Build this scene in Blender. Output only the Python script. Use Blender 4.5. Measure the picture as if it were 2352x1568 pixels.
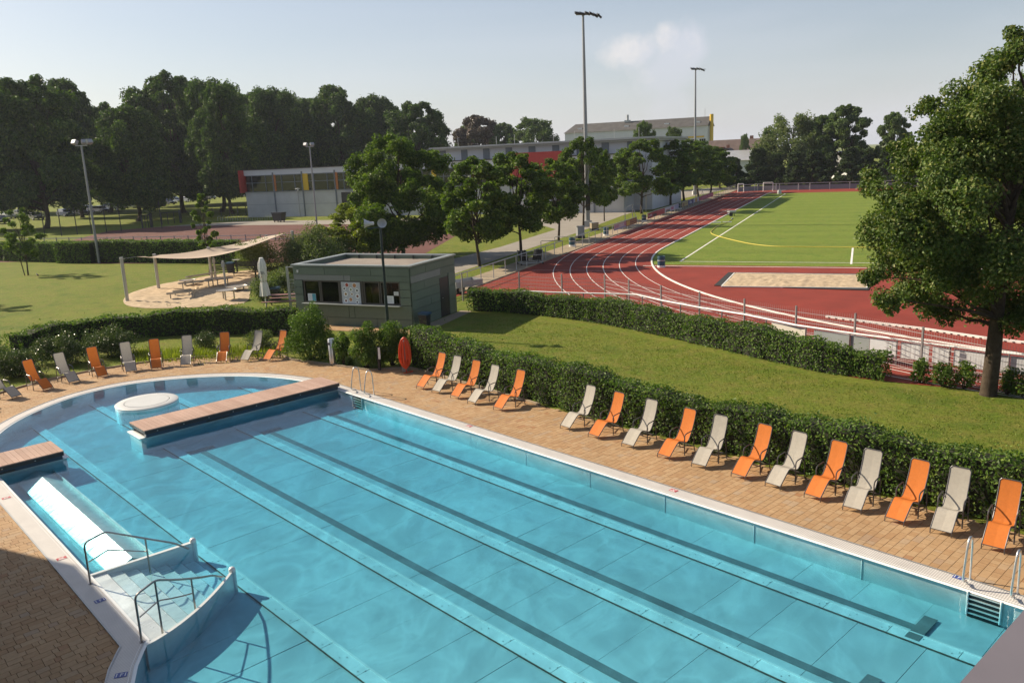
import bpy, math, random
import numpy as np
from mathutils import Vector, Matrix
from mathutils.geometry import tessellate_polygon
R = math.radians
for o in list(bpy.data.objects): bpy.data.objects.remove(o)
S = bpy.context.scene
col = S.collection
# ------------------------------------------------------------------ camera
F_PX, W_PX, H_PX, CAM_H = 1880.0, 2352.0, 1568.0, 8.2
ROLL, PITCH = R(2.52), math.atan(419 / 1880.0)
_fw = np.array([0, math.cos(PITCH), -math.sin(PITCH)]); _up0 = np.array([0, math.sin(PITCH), math.cos(PITCH)]); _rt0 = np.array([1.0, 0, 0])
_ix = math.cos(ROLL) * _rt0 - math.sin(ROLL) * _up0
_iu = math.sin(ROLL) * _rt0 + math.cos(ROLL) * _up0
cd = bpy.data.cameras.new('Camera'); cam = bpy.data.objects.new('Camera', cd); col.objects.link(cam)
cd.sensor_width = 36; cd.sensor_fit = 'HORIZONTAL'; cd.lens = 36 * F_PX / W_PX; cd.clip_end = 9000; cd.clip_start = .05
M = Matrix(((_ix[0], _iu[0], -_fw[0], 0), (_ix[1], _iu[1], -_fw[1], 0), (_ix[2], _iu[2], -_fw[2], CAM_H), (0, 0, 0, 1)))
cam.matrix_world = M
S.camera = cam
# ------------------------------------------------------------------ sky and sun
SUN_AZ, SUN_EL = 155.0, 32.5          # direction to the sun, degrees from +X, and above the horizon
sdir = Vector((math.cos(R(SUN_AZ)) * math.cos(R(SUN_EL)), math.sin(R(SUN_AZ)) * math.cos(R(SUN_EL)), math.sin(R(SUN_EL))))
ld = bpy.data.lights.new('Sun', 'SUN'); lo = bpy.data.objects.new('Sun', ld); col.objects.link(lo)
ld.energy = 5.0; ld.angle = R(0.53); ld.color = (1.0, .86, .66)
lo.rotation_euler = sdir.to_track_quat('Z', 'Y').to_euler(); lo.location = sdir * 300
w = bpy.data.worlds.new('World'); S.world = w; w.use_nodes = True
nt = w.node_tree; nt.nodes.clear()
def N(nt, t, **k):
    n = nt.nodes.new(t)
    for a, b in k.items(): setattr(n, a, b)
    return n
def mathn(nt, op, a, b=None, clamp=False):
    n = N(nt, 'ShaderNodeMath', operation=op, use_clamp=clamp)
    for i, v in enumerate((a, b)):
        if v is None: continue
        if isinstance(v, (int, float)): n.inputs[i].default_value = v
        else: nt.links.new(v, n.inputs[i])
    return n.outputs[0]
def mixc(nt, f, a, b, bt='MIX'):
    n = N(nt, 'ShaderNodeMix', data_type='RGBA', blend_type=bt)
    for i, v in ((0, f), (6, a), (7, b)):
        if isinstance(v, (int, float)): n.inputs[i].default_value = v
        elif isinstance(v, tuple): n.inputs[i].default_value = (*v, 1) if len(v) == 3 else v
        else: nt.links.new(v, n.inputs[i])
    return n.outputs[2]
def rampn(nt, fac, stops):
    n = N(nt, 'ShaderNodeValToRGB'); nt.links.new(fac, n.inputs[0])
    e = n.color_ramp.elements
    while len(e) < len(stops): e.new(.5)
    for i, (p, c) in enumerate(stops):
        e[i].position = p; e[i].color = (*c, 1) if isinstance(c, tuple) else (c, c, c, 1)
    return n.outputs[0]
def build_sky():
    L = nt.links
    sky = N(nt, 'ShaderNodeTexSky', sky_type='NISHITA', sun_disc=False)
    sky.sun_elevation = R(SUN_EL); sky.sun_rotation = R(90 - SUN_AZ); sky.altitude = 60; sky.air_density = 1.0; sky.dust_density = 1.4; sky.ozone_density = 1.0
    tc = N(nt, 'ShaderNodeTexCoord'); gen = tc.outputs['Generated']
    sep = N(nt, 'ShaderNodeSeparateXYZ'); L.new(gen, sep.inputs[0])
    # even high veil of thin cloud over the whole sky plus soft streaks
    mp = N(nt, 'ShaderNodeMapping'); mp.inputs['Scale'].default_value = (1.3, 2.2, 7.0); L.new(gen, mp.inputs[0])
    ns = N(nt, 'ShaderNodeTexNoise'); ns.inputs['Scale'].default_value = 1.6; ns.inputs['Detail'].default_value = 6; ns.inputs['Distortion'].default_value = .6; L.new(mp.outputs[0], ns.inputs[0])
    streak = rampn(nt, ns.outputs[0], [(.40, 0.0), (.75, 1.0)])
    # haze: whitens with the length of the path through the air, 1 - exp(-tau / sin(elevation))
    path = mathn(nt, 'DIVIDE', -.085, mathn(nt, 'MAXIMUM', mathn(nt, 'ADD', sep.outputs[2], .03), .03))
    hz = mathn(nt, 'SUBTRACT', 1.0, mathn(nt, 'POWER', 2.718, path))
    veil = mathn(nt, 'MULTIPLY', hz, mathn(nt, 'ADD', mathn(nt, 'MULTIPLY', streak, .3), .7), True)
    c1 = mixc(nt, veil, sky.outputs[0], (7.8, 7.9, 8.6))
    # towering cumulus far off
    d0 = Vector(tuple(_fw * F_PX + _ix * (1515 - 1176) - _iu * (165 - 784))).normalized()
    rt = Vector((d0.y, -d0.x, 0)).normalized(); up = rt.cross(d0) * 1.0
    def dot(vec):
        n = N(nt, 'ShaderNodeVectorMath', operation='DOT_PRODUCT'); L.new(gen, n.inputs[0]); n.inputs[1].default_value = vec; return n.outputs['Value']
    a = dot(tuple(rt)); b = dot(tuple(up)); fwd = dot(tuple(d0))
    nz = N(nt, 'ShaderNodeTexNoise'); nz.inputs['Scale'].default_value = 30; nz.inputs['Detail'].default_value = 7; nz.inputs['Roughness'].default_value = .62; L.new(gen, nz.inputs[0])
    nzc = mathn(nt, 'SUBTRACT', nz.outputs[0], .5)
    def blob(ca, cb, ra, rb):
        x = mathn(nt, 'DIVIDE', mathn(nt, 'SUBTRACT', a, ca), ra); y = mathn(nt, 'DIVIDE', mathn(nt, 'SUBTRACT', b, cb), rb)
        d = mathn(nt, 'SQRT', mathn(nt, 'ADD', mathn(nt, 'MULTIPLY', x, x), mathn(nt, 'MULTIPLY', y, y)))
        return mathn(nt, 'SUBTRACT', 1.0, d)
    m = blob(.012, .034, .024, .020)
    for args in ((.030, .022, .026, .036), (-.026, .022, .046, .024), (.008, .000, .042, .042), (.012, -.050, .034, .065)):
        m = mathn(nt, 'MAXIMUM', m, blob(*args))
    m = mathn(nt, 'ADD', m, mathn(nt, 'MULTIPLY', nzc, 1.05))
    mask = rampn(nt, m, [(-.0, 0.0), (.55, 1.0)])
    hfade = rampn(nt, mathn(nt, 'MULTIPLY', mathn(nt, 'ADD', b, .085), 7.0), [(0.0, 0.0), (.75, 1.0)])
    front = mathn(nt, 'GREATER_THAN', fwd, .5)
    mask = mathn(nt, 'MULTIPLY', mathn(nt, 'MULTIPLY', mask, mathn(nt, 'MULTIPLY', hfade, .56)), front)
    shade = rampn(nt, mathn(nt, 'ADD', mathn(nt, 'MULTIPLY', a, -9.0), mathn(nt, 'ADD', mathn(nt, 'MULTIPLY', b, 8.0), mathn(nt, 'MULTIPLY', nzc, 1.6))), [(0.0, (6.8, 6.9, 7.7)), (.6, (9.4, 8.7, 8.3))])
    c2 = mixc(nt, mask, c1, shade)
    bg = N(nt, 'ShaderNodeBackground'); L.new(c2, bg.inputs[0]); bg.inputs[1].default_value = .066
    out = N(nt, 'ShaderNodeOutputWorld'); L.new(bg.outputs[0], out.inputs[0])
build_sky()
S.view_settings.view_transform = 'Standard'; S.view_settings.look = 'None'; S.view_settings.exposure = 0.72; S.view_settings.gamma = 1.0
S.view_settings.use_curve_mapping = False
S.render.engine = 'CYCLES'
S.cycles.max_bounces = 6; S.cycles.diffuse_bounces = 2; S.cycles.glossy_bounces = 3; S.cycles.transmission_bounces = 3; S.cycles.transparent_max_bounces = 6
S.cycles.sample_clamp_indirect = 6
# ------------------------------------------------------------------ geometry helpers
def ray(x, y): return _fw * F_PX + _ix * (x - 1176) - _iu * (y - 784)
def G(x, y, z=0.0):
    d = ray(x, y); t = (z - CAM_H) / d[2]; return Vector((t * d[0], t * d[1], z))
def proj(p):
    d = np.array([p[0], p[1], p[2] - CAM_H]); q = d @ _fw
    return 1176 + F_PX * (d @ _ix) / q, 784 - F_PX * (d @ _iu) / q
PA = R(-47.1); PEX = Vector((math.cos(PA), math.sin(PA), 0)); PEY = Vector((-math.sin(PA), math.cos(PA), 0))
def UV(u, v, z=0.0): return PEX * u + PEY * v + Vector((0, 0, z))
def toUV(p): return (p.x * PEX.x + p.y * PEX.y, p.x * PEY.x + p.y * PEY.y)
def hgt(base, ypx):
    lo_, hi_ = 0.0, 60.0
    for _ in range(40):
        m = (lo_ + hi_) / 2
        if proj((base[0], base[1], m))[1] > ypx: lo_ = m
        else: hi_ = m
    return lo_
# ------------------------------------------------------------------ object helpers
def link(o): col.objects.link(o); return o
def tag(o, label=None, cat=None, group=None, kind=None):
    if label: o['label'] = label
    if cat: o['category'] = cat
    if group: o['group'] = group
    if kind: o['kind'] = kind
    return o
def thing(name, label=None, cat=None, loc=(0, 0, 0), rz=0.0, group=None, kind=None):
    o = bpy.data.objects.new(name, None); link(o); o.location = loc; o.rotation_euler = (0, 0, rz); o.empty_display_size = .2
    return tag(o, label, cat, group, kind)
def copy_tree(o, parent=None):
    c = o.copy(); col.objects.link(c); c.parent = parent
    for ch in CH.get(o.name, []): copy_tree(ch, c)
    return c
CH = {}
def setpar(o, p):
    o.parent = p; CH.setdefault(p.name, []).append(o)
class MB:
    """collects shapes, then links them as ONE mesh object"""
    def __init__(s): s.v = []; s.f = []; s.uvs = None
    def add(s, vs, fs):
        b = len(s.v); s.v += [tuple(p) for p in vs]; s.f += [tuple(i + b for i in f) for f in fs]; return s
    def box(s, c, d, rz=0.0, tilt=None):
        hx, hy, hz = d[0] / 2, d[1] / 2, d[2] / 2
        m = Matrix.Rotation(rz, 4, 'Z') if tilt is None else tilt
        c = Vector(c)
        vs = [c + (m @ Vector((x, y, z))) for z in (-hz, hz) for x, y in ((-hx, -hy), (hx, -hy), (hx, hy), (-hx, hy))]
        return s.add(vs, [(3, 2, 1, 0), (4, 5, 6, 7), (0, 1, 5, 4), (1, 2, 6, 5), (2, 3, 7, 6), (3, 0, 4, 7)])
    def bar(s, a, b, wd, hh=None, up=(0, 0, 1)):
        a = Vector(a); b = Vector(b); d = b - a; hh = hh or wd
        x = d.normalized(); u = Vector(up)
        if abs(x.dot(u)) > .99: u = Vector((0, 1, 0))
        y = u.cross(x).normalized(); z = x.cross(y)
        vs = [p + y * (sy * wd / 2) + z * (sz * hh / 2) for p in (a, b) for sy, sz in ((-1, -1), (1, -1), (1, 1), (-1, 1))]
        return s.add(vs, [(3, 2, 1, 0), (4, 5, 6, 7), (0, 1, 5, 4), (1, 2, 6, 5), (2, 3, 7, 6), (3, 0, 4, 7)])
    def tube(s, pts, r, n=8, cap=True):
        pts = [Vector(p) for p in pts]; rs = r if isinstance(r, (list, tuple)) else [r] * len(pts)
        vs = []; fs = []; prev = None
        for i, p in enumerate(pts):
            t = (pts[min(i + 1, len(pts) - 1)] - pts[max(i - 1, 0)])
            t = t.normalized() if t.length > 1e-9 else Vector((0, 0, 1))
            if prev is None:
                u = Vector((0, 0, 1)) if abs(t.z) < .95 else Vector((1, 0, 0))
                u = (u - t * u.dot(t)).normalized()
            else:
                u = prev - t * prev.dot(t)
                u = u.normalized() if u.length > 1e-6 else t.orthogonal().normalized()
            prev = u; w_ = t.cross(u)
            for k in range(n):
                a = 2 * math.pi * k / n; vs.append(p + (u * math.cos(a) + w_ * math.sin(a)) * rs[i])
        for i in range(len(pts) - 1):
            for k in range(n): fs.append((i * n + k, i * n + (k + 1) % n, (i + 1) * n + (k + 1) % n, (i + 1) * n + k))
        if cap: fs.append(tuple(range(n - 1, -1, -1))); fs.append(tuple((len(pts) - 1) * n + k for k in range(n)))
        return s.add(vs, fs)
    def cyl(s, c, r, h, n=16, r2=None):
        c = Vector(c); return s.tube([c, c + Vector((0, 0, h))], [r, r if r2 is None else r2], n)
    def lathe(s, prof, c=(0, 0, 0), n=24, axis=None):
        c = Vector(c); m = axis or Matrix.Identity(4); vs = []; fs = []
        for r, z in prof:
            for k in range(n):
                a = 2 * math.pi * k / n; vs.append(c + (m @ Vector((r * math.cos(a), r * math.sin(a), z))))
        for i in range(len(prof) - 1):
            for k in range(n): fs.append((i * n + k, i * n + (k + 1) % n, (i + 1) * n + (k + 1) % n, (i + 1) * n + k))
        return s.add(vs, fs)
    def prism(s, poly, z0, z1):
        n = len(poly)
        p3 = [Vector((p[0], p[1], 0)) for p in poly]
        area = sum(p3[i].x * p3[(i + 1) % n].y - p3[(i + 1) % n].x * p3[i].y for i in range(n))
        if area < 0: p3.reverse()
        tris = tessellate_polygon([p3]); vs = [(p.x, p.y, z1) for p in p3] + [(p.x, p.y, z0) for p in p3]
        fs = []
        for t in tris:
            a, b, c_ = t; nz = (p3[b] - p3[a]).cross(p3[c_] - p3[a]).z
            if nz < 0: b, c_ = c_, b
            fs.append((a, b, c_)); fs.append((n + a, n + c_, n + b))
        for i in range(n): j = (i + 1) % n; fs.append((n + i, n + j, j, i))
        return s.add(vs, fs)
    def sheet(s, poly, z=0.0, holes=()):
        loops = [[Vector((p[0], p[1], 0)) for p in l] for l in [poly, *holes]]
        flat = [p for l in loops for p in l]; fs = []
        for a, b, c_ in tessellate_polygon(loops):
            if (flat[b] - flat[a]).cross(flat[c_] - flat[a]).z < 0: b, c_ = c_, b
            fs.append((a, b, c_))
        return s.add([(p.x, p.y, z) for p in flat], fs)
    def extr(s, prof, x0, x1):
        """closed side profile in (y, z), extruded along x"""
        n = len(prof); p3 = [Vector((p[0], p[1], 0)) for p in prof]
        tris = tessellate_polygon([p3]); vs = [(x0, p[0], p[1]) for p in prof] + [(x1, p[0], p[1]) for p in prof]; fs = []
        for a, b, c_ in tris: fs.append((a, b, c_)); fs.append((n + a, n + c_, n + b))
        for i in range(n): j = (i + 1) % n; fs.append((i, n + i, n + j, j))
        return s.add(vs, fs)
    def strip(s, A, B):
        n = len(A); return s.add(list(A) + list(B), [(i, i + 1, n + i + 1, n + i) for i in range(n - 1)])
    def build(s, name, mat, parent=None, world=False, smooth=False, kind=None):
        me = bpy.data.meshes.new(name); vs = s.v
        if world and parent is not None:
            Mi = (Matrix.Translation(parent.location) @ Matrix.Rotation(parent.rotation_euler.z, 4, 'Z')).inverted()
            if parent.parent is not None:
                g = parent.parent; Mi = Mi @ (Matrix.Translation(g.location) @ Matrix.Rotation(g.rotation_euler.z, 4, 'Z')).inverted()
            vs = [tuple(Mi @ Vector(p)) for p in vs]
        me.from_pydata(vs, [], s.f); me.update()
        if smooth:
            me.polygons.foreach_set('use_smooth', [True] * len(me.polygons))
            try: me.set_sharp_from_angle(angle=R(40))
            except Exception: pass
        o = bpy.data.objects.new(name, me); link(o)
        if mat is not None: me.materials.append(mat)
        if parent is not None: setpar(o, parent)
        if kind: o['kind'] = kind
        return o
def fast_quads(name, V, Q, mat, parent=None):
    me = bpy.data.meshes.new(name); n = len(Q); k = Q.shape[1]
    me.vertices.add(len(V)); me.vertices.foreach_set('co', np.asarray(V, np.float32).ravel())
    me.loops.add(n * k); me.loops.foreach_set('vertex_index', Q.astype(np.int32).ravel())
    me.polygons.add(n); me.polygons.foreach_set('loop_start', np.arange(0, n * k, k, dtype=np.int32))
    me.update(calc_edges=True); me.shade_flat()
    o = bpy.data.objects.new(name, me); link(o); me.materials.append(mat)
    if parent is not None: setpar(o, parent)
    return o
def smooth_path(pts, sub=6):
    P = [Vector(p) for p in pts]; out = []
    for i in range(len(P) - 1):
        p0 = P[max(i - 1, 0)]; p1 = P[i]; p2 = P[i + 1]; p3 = P[min(i + 2, len(P) - 1)]
        for k in range(sub):
            t = k / sub
            out.append(.5 * ((2 * p1) + (p2 - p0) * t + (2 * p0 - 5 * p1 + 4 * p2 - p3) * t * t + (3 * p1 - p0 - 3 * p2 + p3) * t ** 3))
    out.append(P[-1]); return out
def fillet(pts, r=.06, n=4):
    """round the corners of a polyline"""
    P = [Vector(p) for p in pts]; out = [P[0]]
    for i in range(1, len(P) - 1):
        a = P[i - 1] - P[i]; b = P[i + 1] - P[i]; q = min(r, a.length * .48, b.length * .48)
        s0 = P[i] + a.normalized() * q; s1 = P[i] + b.normalized() * q
        for k in range(n + 1):
            t = k / n; out.append(s0 * (1 - t) ** 2 + P[i] * 2 * t * (1 - t) + s1 * t * t)
    out.append(P[-1]); return out
# ------------------------------------------------------------------ materials
def newmat(name):
    m = bpy.data.materials.new(name); m.use_nodes = True; m.node_tree.nodes.clear(); return m, m.node_tree
def out(nt, sh, disp=None):
    o = N(nt, 'ShaderNodeOutputMaterial'); nt.links.new(sh, o.inputs[0])
def princ(nt, colr, rough=.6, metal=0.0, normal=None, spec=.5, **k):
    p = N(nt, 'ShaderNodeBsdfPrincipled')
    if isinstance(colr, tuple): p.inputs['Base Color'].default_value = (*colr, 1)
    else: nt.links.new(colr, p.inputs['Base Color'])
    if isinstance(rough, (int, float)): p.inputs['Roughness'].default_value = rough
    else: nt.links.new(rough, p.inputs['Roughness'])
    p.inputs['Metallic'].default_value = metal; p.inputs['Specular IOR Level'].default_value = spec
    if normal is not None: nt.links.new(normal, p.inputs['Normal'])
    for a, b in k.items(): p.inputs[a].default_value = b
    return p.outputs[0]
def noise(nt, scale, detail=4, rough=.55, vec=None, dist=0.0):
    n = N(nt, 'ShaderNodeTexNoise'); n.inputs['Scale'].default_value = scale; n.inputs['Detail'].default_value = detail; n.inputs['Roughness'].default_value = rough; n.inputs['Distortion'].default_value = dist
    if vec is not None: nt.links.new(vec, n.inputs[0])
    return n.outputs[0]
def wpos(nt, scale=(1, 1, 1), rot=0.0):
    g = N(nt, 'ShaderNodeNewGeometry'); m = N(nt, 'ShaderNodeMapping'); m.inputs['Scale'].default_value = scale; m.inputs['Rotation'].default_value = (0, 0, rot)
    nt.links.new(g.outputs['Position'], m.inputs[0]); return m.outputs[0]
def bumpn(nt, h, strength=.3, dist=.02, normal=None):
    b = N(nt, 'ShaderNodeBump'); b.inputs['Strength'].default_value = strength; b.inputs['Distance'].default_value = dist; nt.links.new(h, b.inputs['Height'])
    if normal is not None: nt.links.new(normal, b.inputs['Normal'])
    return b.outputs[0]
def simple(name, c, rough=.6, metal=0.0, var=.12, scale=3.0, bump=0.0, bscale=40.0, spec=.5, **k):
    """plain surface: base colour with mottled wear, fine relief"""
    m, nt = newmat(name); P = wpos(nt)
    n1 = noise(nt, scale, 5, .6, P)
    f = rampn(nt, n1, [(.3, 1 - var), (.7, 1 + var)])
    cc = mixc(nt, 1.0, c, f, 'MULTIPLY')
    nm = bumpn(nt, noise(nt, bscale, 3, .5, P), bump, .01) if bump else None
    out(nt, princ(nt, cc, rough, metal, nm, spec, **k)); return m
def rnd_piece(nt):
    g = N(nt, 'ShaderNodeNewGeometry'); oi = N(nt, 'ShaderNodeObjectInfo')
    return mathn(nt, 'FRACT', mathn(nt, 'ADD', g.outputs['Random Per Island'], oi.outputs['Random']))
def pieces(name, stops, rough=.75, bump=.2, bscale=60, var=.1, spec=.3):
    """colour picked piece by piece (pavers, planks)"""
    m, nt = newmat(name); r = rnd_piece(nt); P = wpos(nt)
    c = rampn(nt, r, stops); f = rampn(nt, noise(nt, 9, 5, .65, P), [(.3, 1 - var), (.7, 1 + var)])
    f2 = rampn(nt, noise(nt, .7, 3, .6, P), [(.3, .90), (.7, 1.08)])
    c = mixc(nt, 1.0, mixc(nt, 1.0, c, f, 'MULTIPLY'), f2, 'MULTIPLY')
    out(nt, princ(nt, c, rough, 0, bumpn(nt, noise(nt, bscale, 4, .6, P), bump, .006), spec)); return m
def leafmat(name, stops, trans=.30, rough=.42, tcol=(1.0, 1.15, .35)):
    m, nt = newmat(name); g = N(nt, 'ShaderNodeNewGeometry')
    c = rampn(nt, g.outputs['Random Per Island'], stops)
    f = rampn(nt, noise(nt, .35, 3, .6, wpos(nt)), [(.3, .78), (.7, 1.2)])
    c = mixc(nt, 1.0, c, f, 'MULTIPLY')
    p = princ(nt, c, rough, 0, None, .28)
    t = N(nt, 'ShaderNodeBsdfTranslucent'); nt.links.new(mixc(nt, 1.0, c, tcol, 'MULTIPLY'), t.inputs[0])
    x = N(nt, 'ShaderNodeMixShader'); x.inputs[0].default_value = trans; nt.links.new(p, x.inputs[1]); nt.links.new(t.outputs[0], x.inputs[2])
    out(nt, x.outputs[0]); return m
def grassmat(name, c1, c2, c3, stripe=0.0):
    m, nt = newmat(name); P = wpos(nt)
    big = noise(nt, .16, 4, .6, P); mid = noise(nt, 1.3, 5, .65, P); fine = noise(nt, 38, 3, .7, wpos(nt, (1, 1, .3)))
    c = mixc(nt, rampn(nt, big, [(.35, 0.0), (.65, 1.0)]), c1, c2)
    c = mixc(nt, rampn(nt, mid, [(.42, 0.0), (.72, .85)]), c, c3)
    tuft = noise(nt, 7.0, 4, .7, P); dk = noise(nt, .55, 4, .65, wpos(nt, (1, 1, 1), .9))
    c = mixc(nt, 1.0, c, rampn(nt, tuft, [(.32, .72), (.68, 1.26)]), 'MULTIPLY')
    c = mixc(nt, rampn(nt, dk, [(.52, 0.0), (.70, .55)]), c, (c1[0] * .55, c1[1] * .72, c1[2] * .8))
    if stripe:
        wv = N(nt, 'ShaderNodeTexWave'); wv.inputs['Scale'].default_value = .055; wv.inputs['Distortion'].default_value = .4
        nt.links.new(wpos(nt, (1, 1, 1), R(-66.8)), wv.inputs[0])
        c = mixc(nt, 1.0, c, rampn(nt, wv.outputs[0], [(.3, 1 - stripe), (.7, 1 + stripe)]), 'MULTIPLY')
    c = mixc(nt, 1.0, c, rampn(nt, fine, [(.3, .62), (.7, 1.35)]), 'MULTIPLY')
    out(nt, princ(nt, c, .9, 0, bumpn(nt, fine, .9, .05), .15)); return m
MT = {}
MT['grass'] = grassmat('lawn_grass', (.118, .168, .018), (.162, .198, .025), (.215, .188, .046))
MT['pitch'] = grassmat('pitch_grass', (.150, .215, .030), (.165, .225, .034), (.205, .230, .048), .04)
MT['track'] = simple('track_red', (.215, .034, .021), .8, 0, .16, .5, .25, 120, .25)
MT['court'] = simple('court_red', (.125, .056, .046), .85, 0, .15, .3, .2, 80, .2)
MT['line'] = simple('line_white', (.72, .70, .66), .7, 0, .15, 2)
MT['asphalt'] = simple('path_asphalt', (.27, .245, .21), .85, 0, .12, .4, .3, 90, .3)
MT['strip'] = simple('strip_paving', (.30, .245, .175), .85, 0, .18, .8, .4, 20, .2)
MT['sand'] = simple('sand', (.44, .345, .235), .95, 0, .28, 2.2, 1.0, 6, .1)
MT['soil'] = simple('soil', (.085, .060, .038), .95, 0, .3, 3, .8, 14, .1)
MT['joint'] = simple('joint_sand', (.11, .065, .04), .95, 0, .2, 5)
MT['paver'] = pieces('paver', [(0, (.345, .210, .108)), (.2, (.365, .230, .120)), (.5, (.385, .250, .135)), (.85, (.40, .268, .150)), (.95, (.36, .26, .17)), (1, (.325, .175, .085))])
MT['steel'] = simple('stainless_steel', (.62, .62, .61), .30, .85, .06, 2)
MT['coping'] = None
MT['dark'] = simple('dark_metal', (.035, .036, .040), .45, .3, .1)
MT['galv'] = simple('galvanised_steel', (.40, .41, .42), .5, .5, .10, 4)
MT['pole'] = simple('pole_grey', (.33, .335, .35), .45, .4, .08, 1)
MT['bark'] = simple('bark', (.065, .050, .037), .95, 0, .35, 6, 1.0, 22, .1)
MT['core'] = simple('shade_core', (.020, .022, .011), .95, 0, .3, 4)  # hedge core: inner shade put into the colour
MT['white'] = simple('white_paint', (.78, .78, .77), .5, 0, .06, 1)
MT['black'] = simple('black_plastic', (.018, .018, .020), .5, 0, .1)
MT['rubber'] = simple('rubber', (.02, .02, .02), .8, 0, .1)
MT['bluebag'] = simple('blue_plastic', (.025, .075, .15), .35, 0, .2, 8)
MT['red'] = simple('red_paint', (.40, .035, .03), .5, 0, .08)
MT['yellow'] = simple('yellow_paint', (.66, .42, .02), .5, 0, .06)
MT['orangep'] = simple('orange_paint', (.50, .17, .04), .5, 0, .06)
def glassmat(name, c, rough=.04):
    m, nt = newmat(name); out(nt, princ(nt, c, rough, 0, None, .8)); return m
MT['glass'] = glassmat('dark_glass', (.012, .014, .016))
# ================================================================== POOL, DECK AND GROUND
def stru(name, mb, mat, parent=None, **k):
    o = mb.build(name, mat, parent, **k)
    if parent is None: o['kind'] = 'structure'
    return o
POOL_Z = -.5                                  # pool floor
# inner water line in pool coordinates (u along the lanes, v across)
far = [(-26.2, 15.42), (-27.6, 15.38), (-28.85, 15.16), (-30.1, 14.74), (-31.45, 13.98), (-32.75, 12.75), (-33.75, 11.2), (-34.1, 9.77),
       (-33.8, 8.25), (-32.9, 6.85), (-31.7, 5.68), (-30.2, 4.82), (-28.85, 4.38), (-27.6, 4.18), (-26.2, 4.15)]
far = [(p.x, p.y) for p in smooth_path([(a, b, 0) for a, b in far], 5)]
left_tail = [(-14.42, 4.06), (-14.13, 3.86), (-13.75, 3.62), (-13.2, 3.36), (-12.4, 3.05), (-11, 2.7), (-9, 2.4), (-1.4, 2.4)]
inner = [(-1.4, 15.46), (-10, 15.46), (-18, 15.45)] + far + [(-20, 4.12)] + left_tail
def offset(poly, d):
    n = len(poly); res = []
    for i in range(n):
        p0 = Vector(poly[i - 1]).to_3d() if False else Vector((*poly[i - 1], 0)); p1 = Vector((*poly[i], 0)); p2 = Vector((*poly[(i + 1) % n], 0))
        a = (p1 - p0).normalized(); b = (p2 - p1).normalized()
        na = Vector((a.y, -a.x, 0)); nb = Vector((b.y, -b.x, 0)); q = na + nb
        if q.length < 1e-6: q = na
        q = q.normalized(); s_ = max(.35, q.dot(na)); res.append(tuple((p1 + q * (d / s_))[:2]))
    return res
_area = sum(inner[i][0] * inner[(i + 1) % len(inner)][1] - inner[(i + 1) % len(inner)][0] * inner[i][1] for i in range(len(inner)))
if _area < 0: inner.reverse()                 # counter-clockwise: offset(+) goes outwards
lip = offset(inner, -.07)
outer = offset(inner, .40)
pool_root = Vector(UV(-16, 9.8)); PRZ = PA
def PL(poly): return [tuple(UV(a, b)[:2]) for a, b in poly]
# --- materials of the basin
def steelfloor(name, c, rough=.38, metal=.35, scale=1.0, bstr=1.0):
    m, nt = newmat(name); P = wpos(nt, (1, 1, 1), R(47.1))
    q = N(nt, 'ShaderNodeMapping'); q.inputs['Scale'].default_value = (1.5, .45, 1); nt.links.new(P, q.inputs[0])
    n1 = noise(nt, 1.3 * scale, 4, .55, q.outputs[0], 1.2); n2 = noise(nt, .28, 3, .5, P)
    f = rampn(nt, n2, [(.3, .90), (.7, 1.08)])
    cc = mixc(nt, 1.0, c, f, 'MULTIPLY')
    r = rampn(nt, n1, [(.3, rough - .08), (.7, rough + .10)])
    out(nt, princ(nt, cc, r, metal, bumpn(nt, n1, bstr, .06), .5)); return m
MT['floor'] = steelfloor('pool_sheet_steel', (.70, .71, .70), .38, .12, .55, .30)
MT['wallsteel'] = steelfloor('pool_wall_steel', (.64, .67, .67), .34, .2, .5, .25)
MT['channel'] = steelfloor('channel_steel', (.84, .86, .85), .42, .05, 2, .2)
MT['bench'] = steelfloor('bench_steel', (.90, .90, .89), .32, .35, 2, .25)
MT['lane'] = simple('lane_black', (.20, .21, .21), .6, 0, .15, 2)
def copingmat():
    m, nt = newmat('coping_grating'); P = wpos(nt, (1, 1, 1), R(47.1))
    sx = N(nt, 'ShaderNodeSeparateXYZ'); nt.links.new(P, sx.inputs[0])
    wv = mathn(nt, 'SINE', mathn(nt, 'MULTIPLY', sx.outputs[0], 2 * math.pi / .045))
    c = mixc(nt, rampn(nt, wv, [(.0, 0.0), (.4, 1.0)]), (.46, .44, .42), (.66, .63, .60))
    c = mixc(nt, 1.0, c, rampn(nt, noise(nt, 2.0, 4, .6, P), [(.3, .92), (.7, 1.06)]), 'MULTIPLY')
    out(nt, princ(nt, c, .5, .12, bumpn(nt, wv, .25, .004), .5)); return m
MT['coping'] = copingmat()
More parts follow.
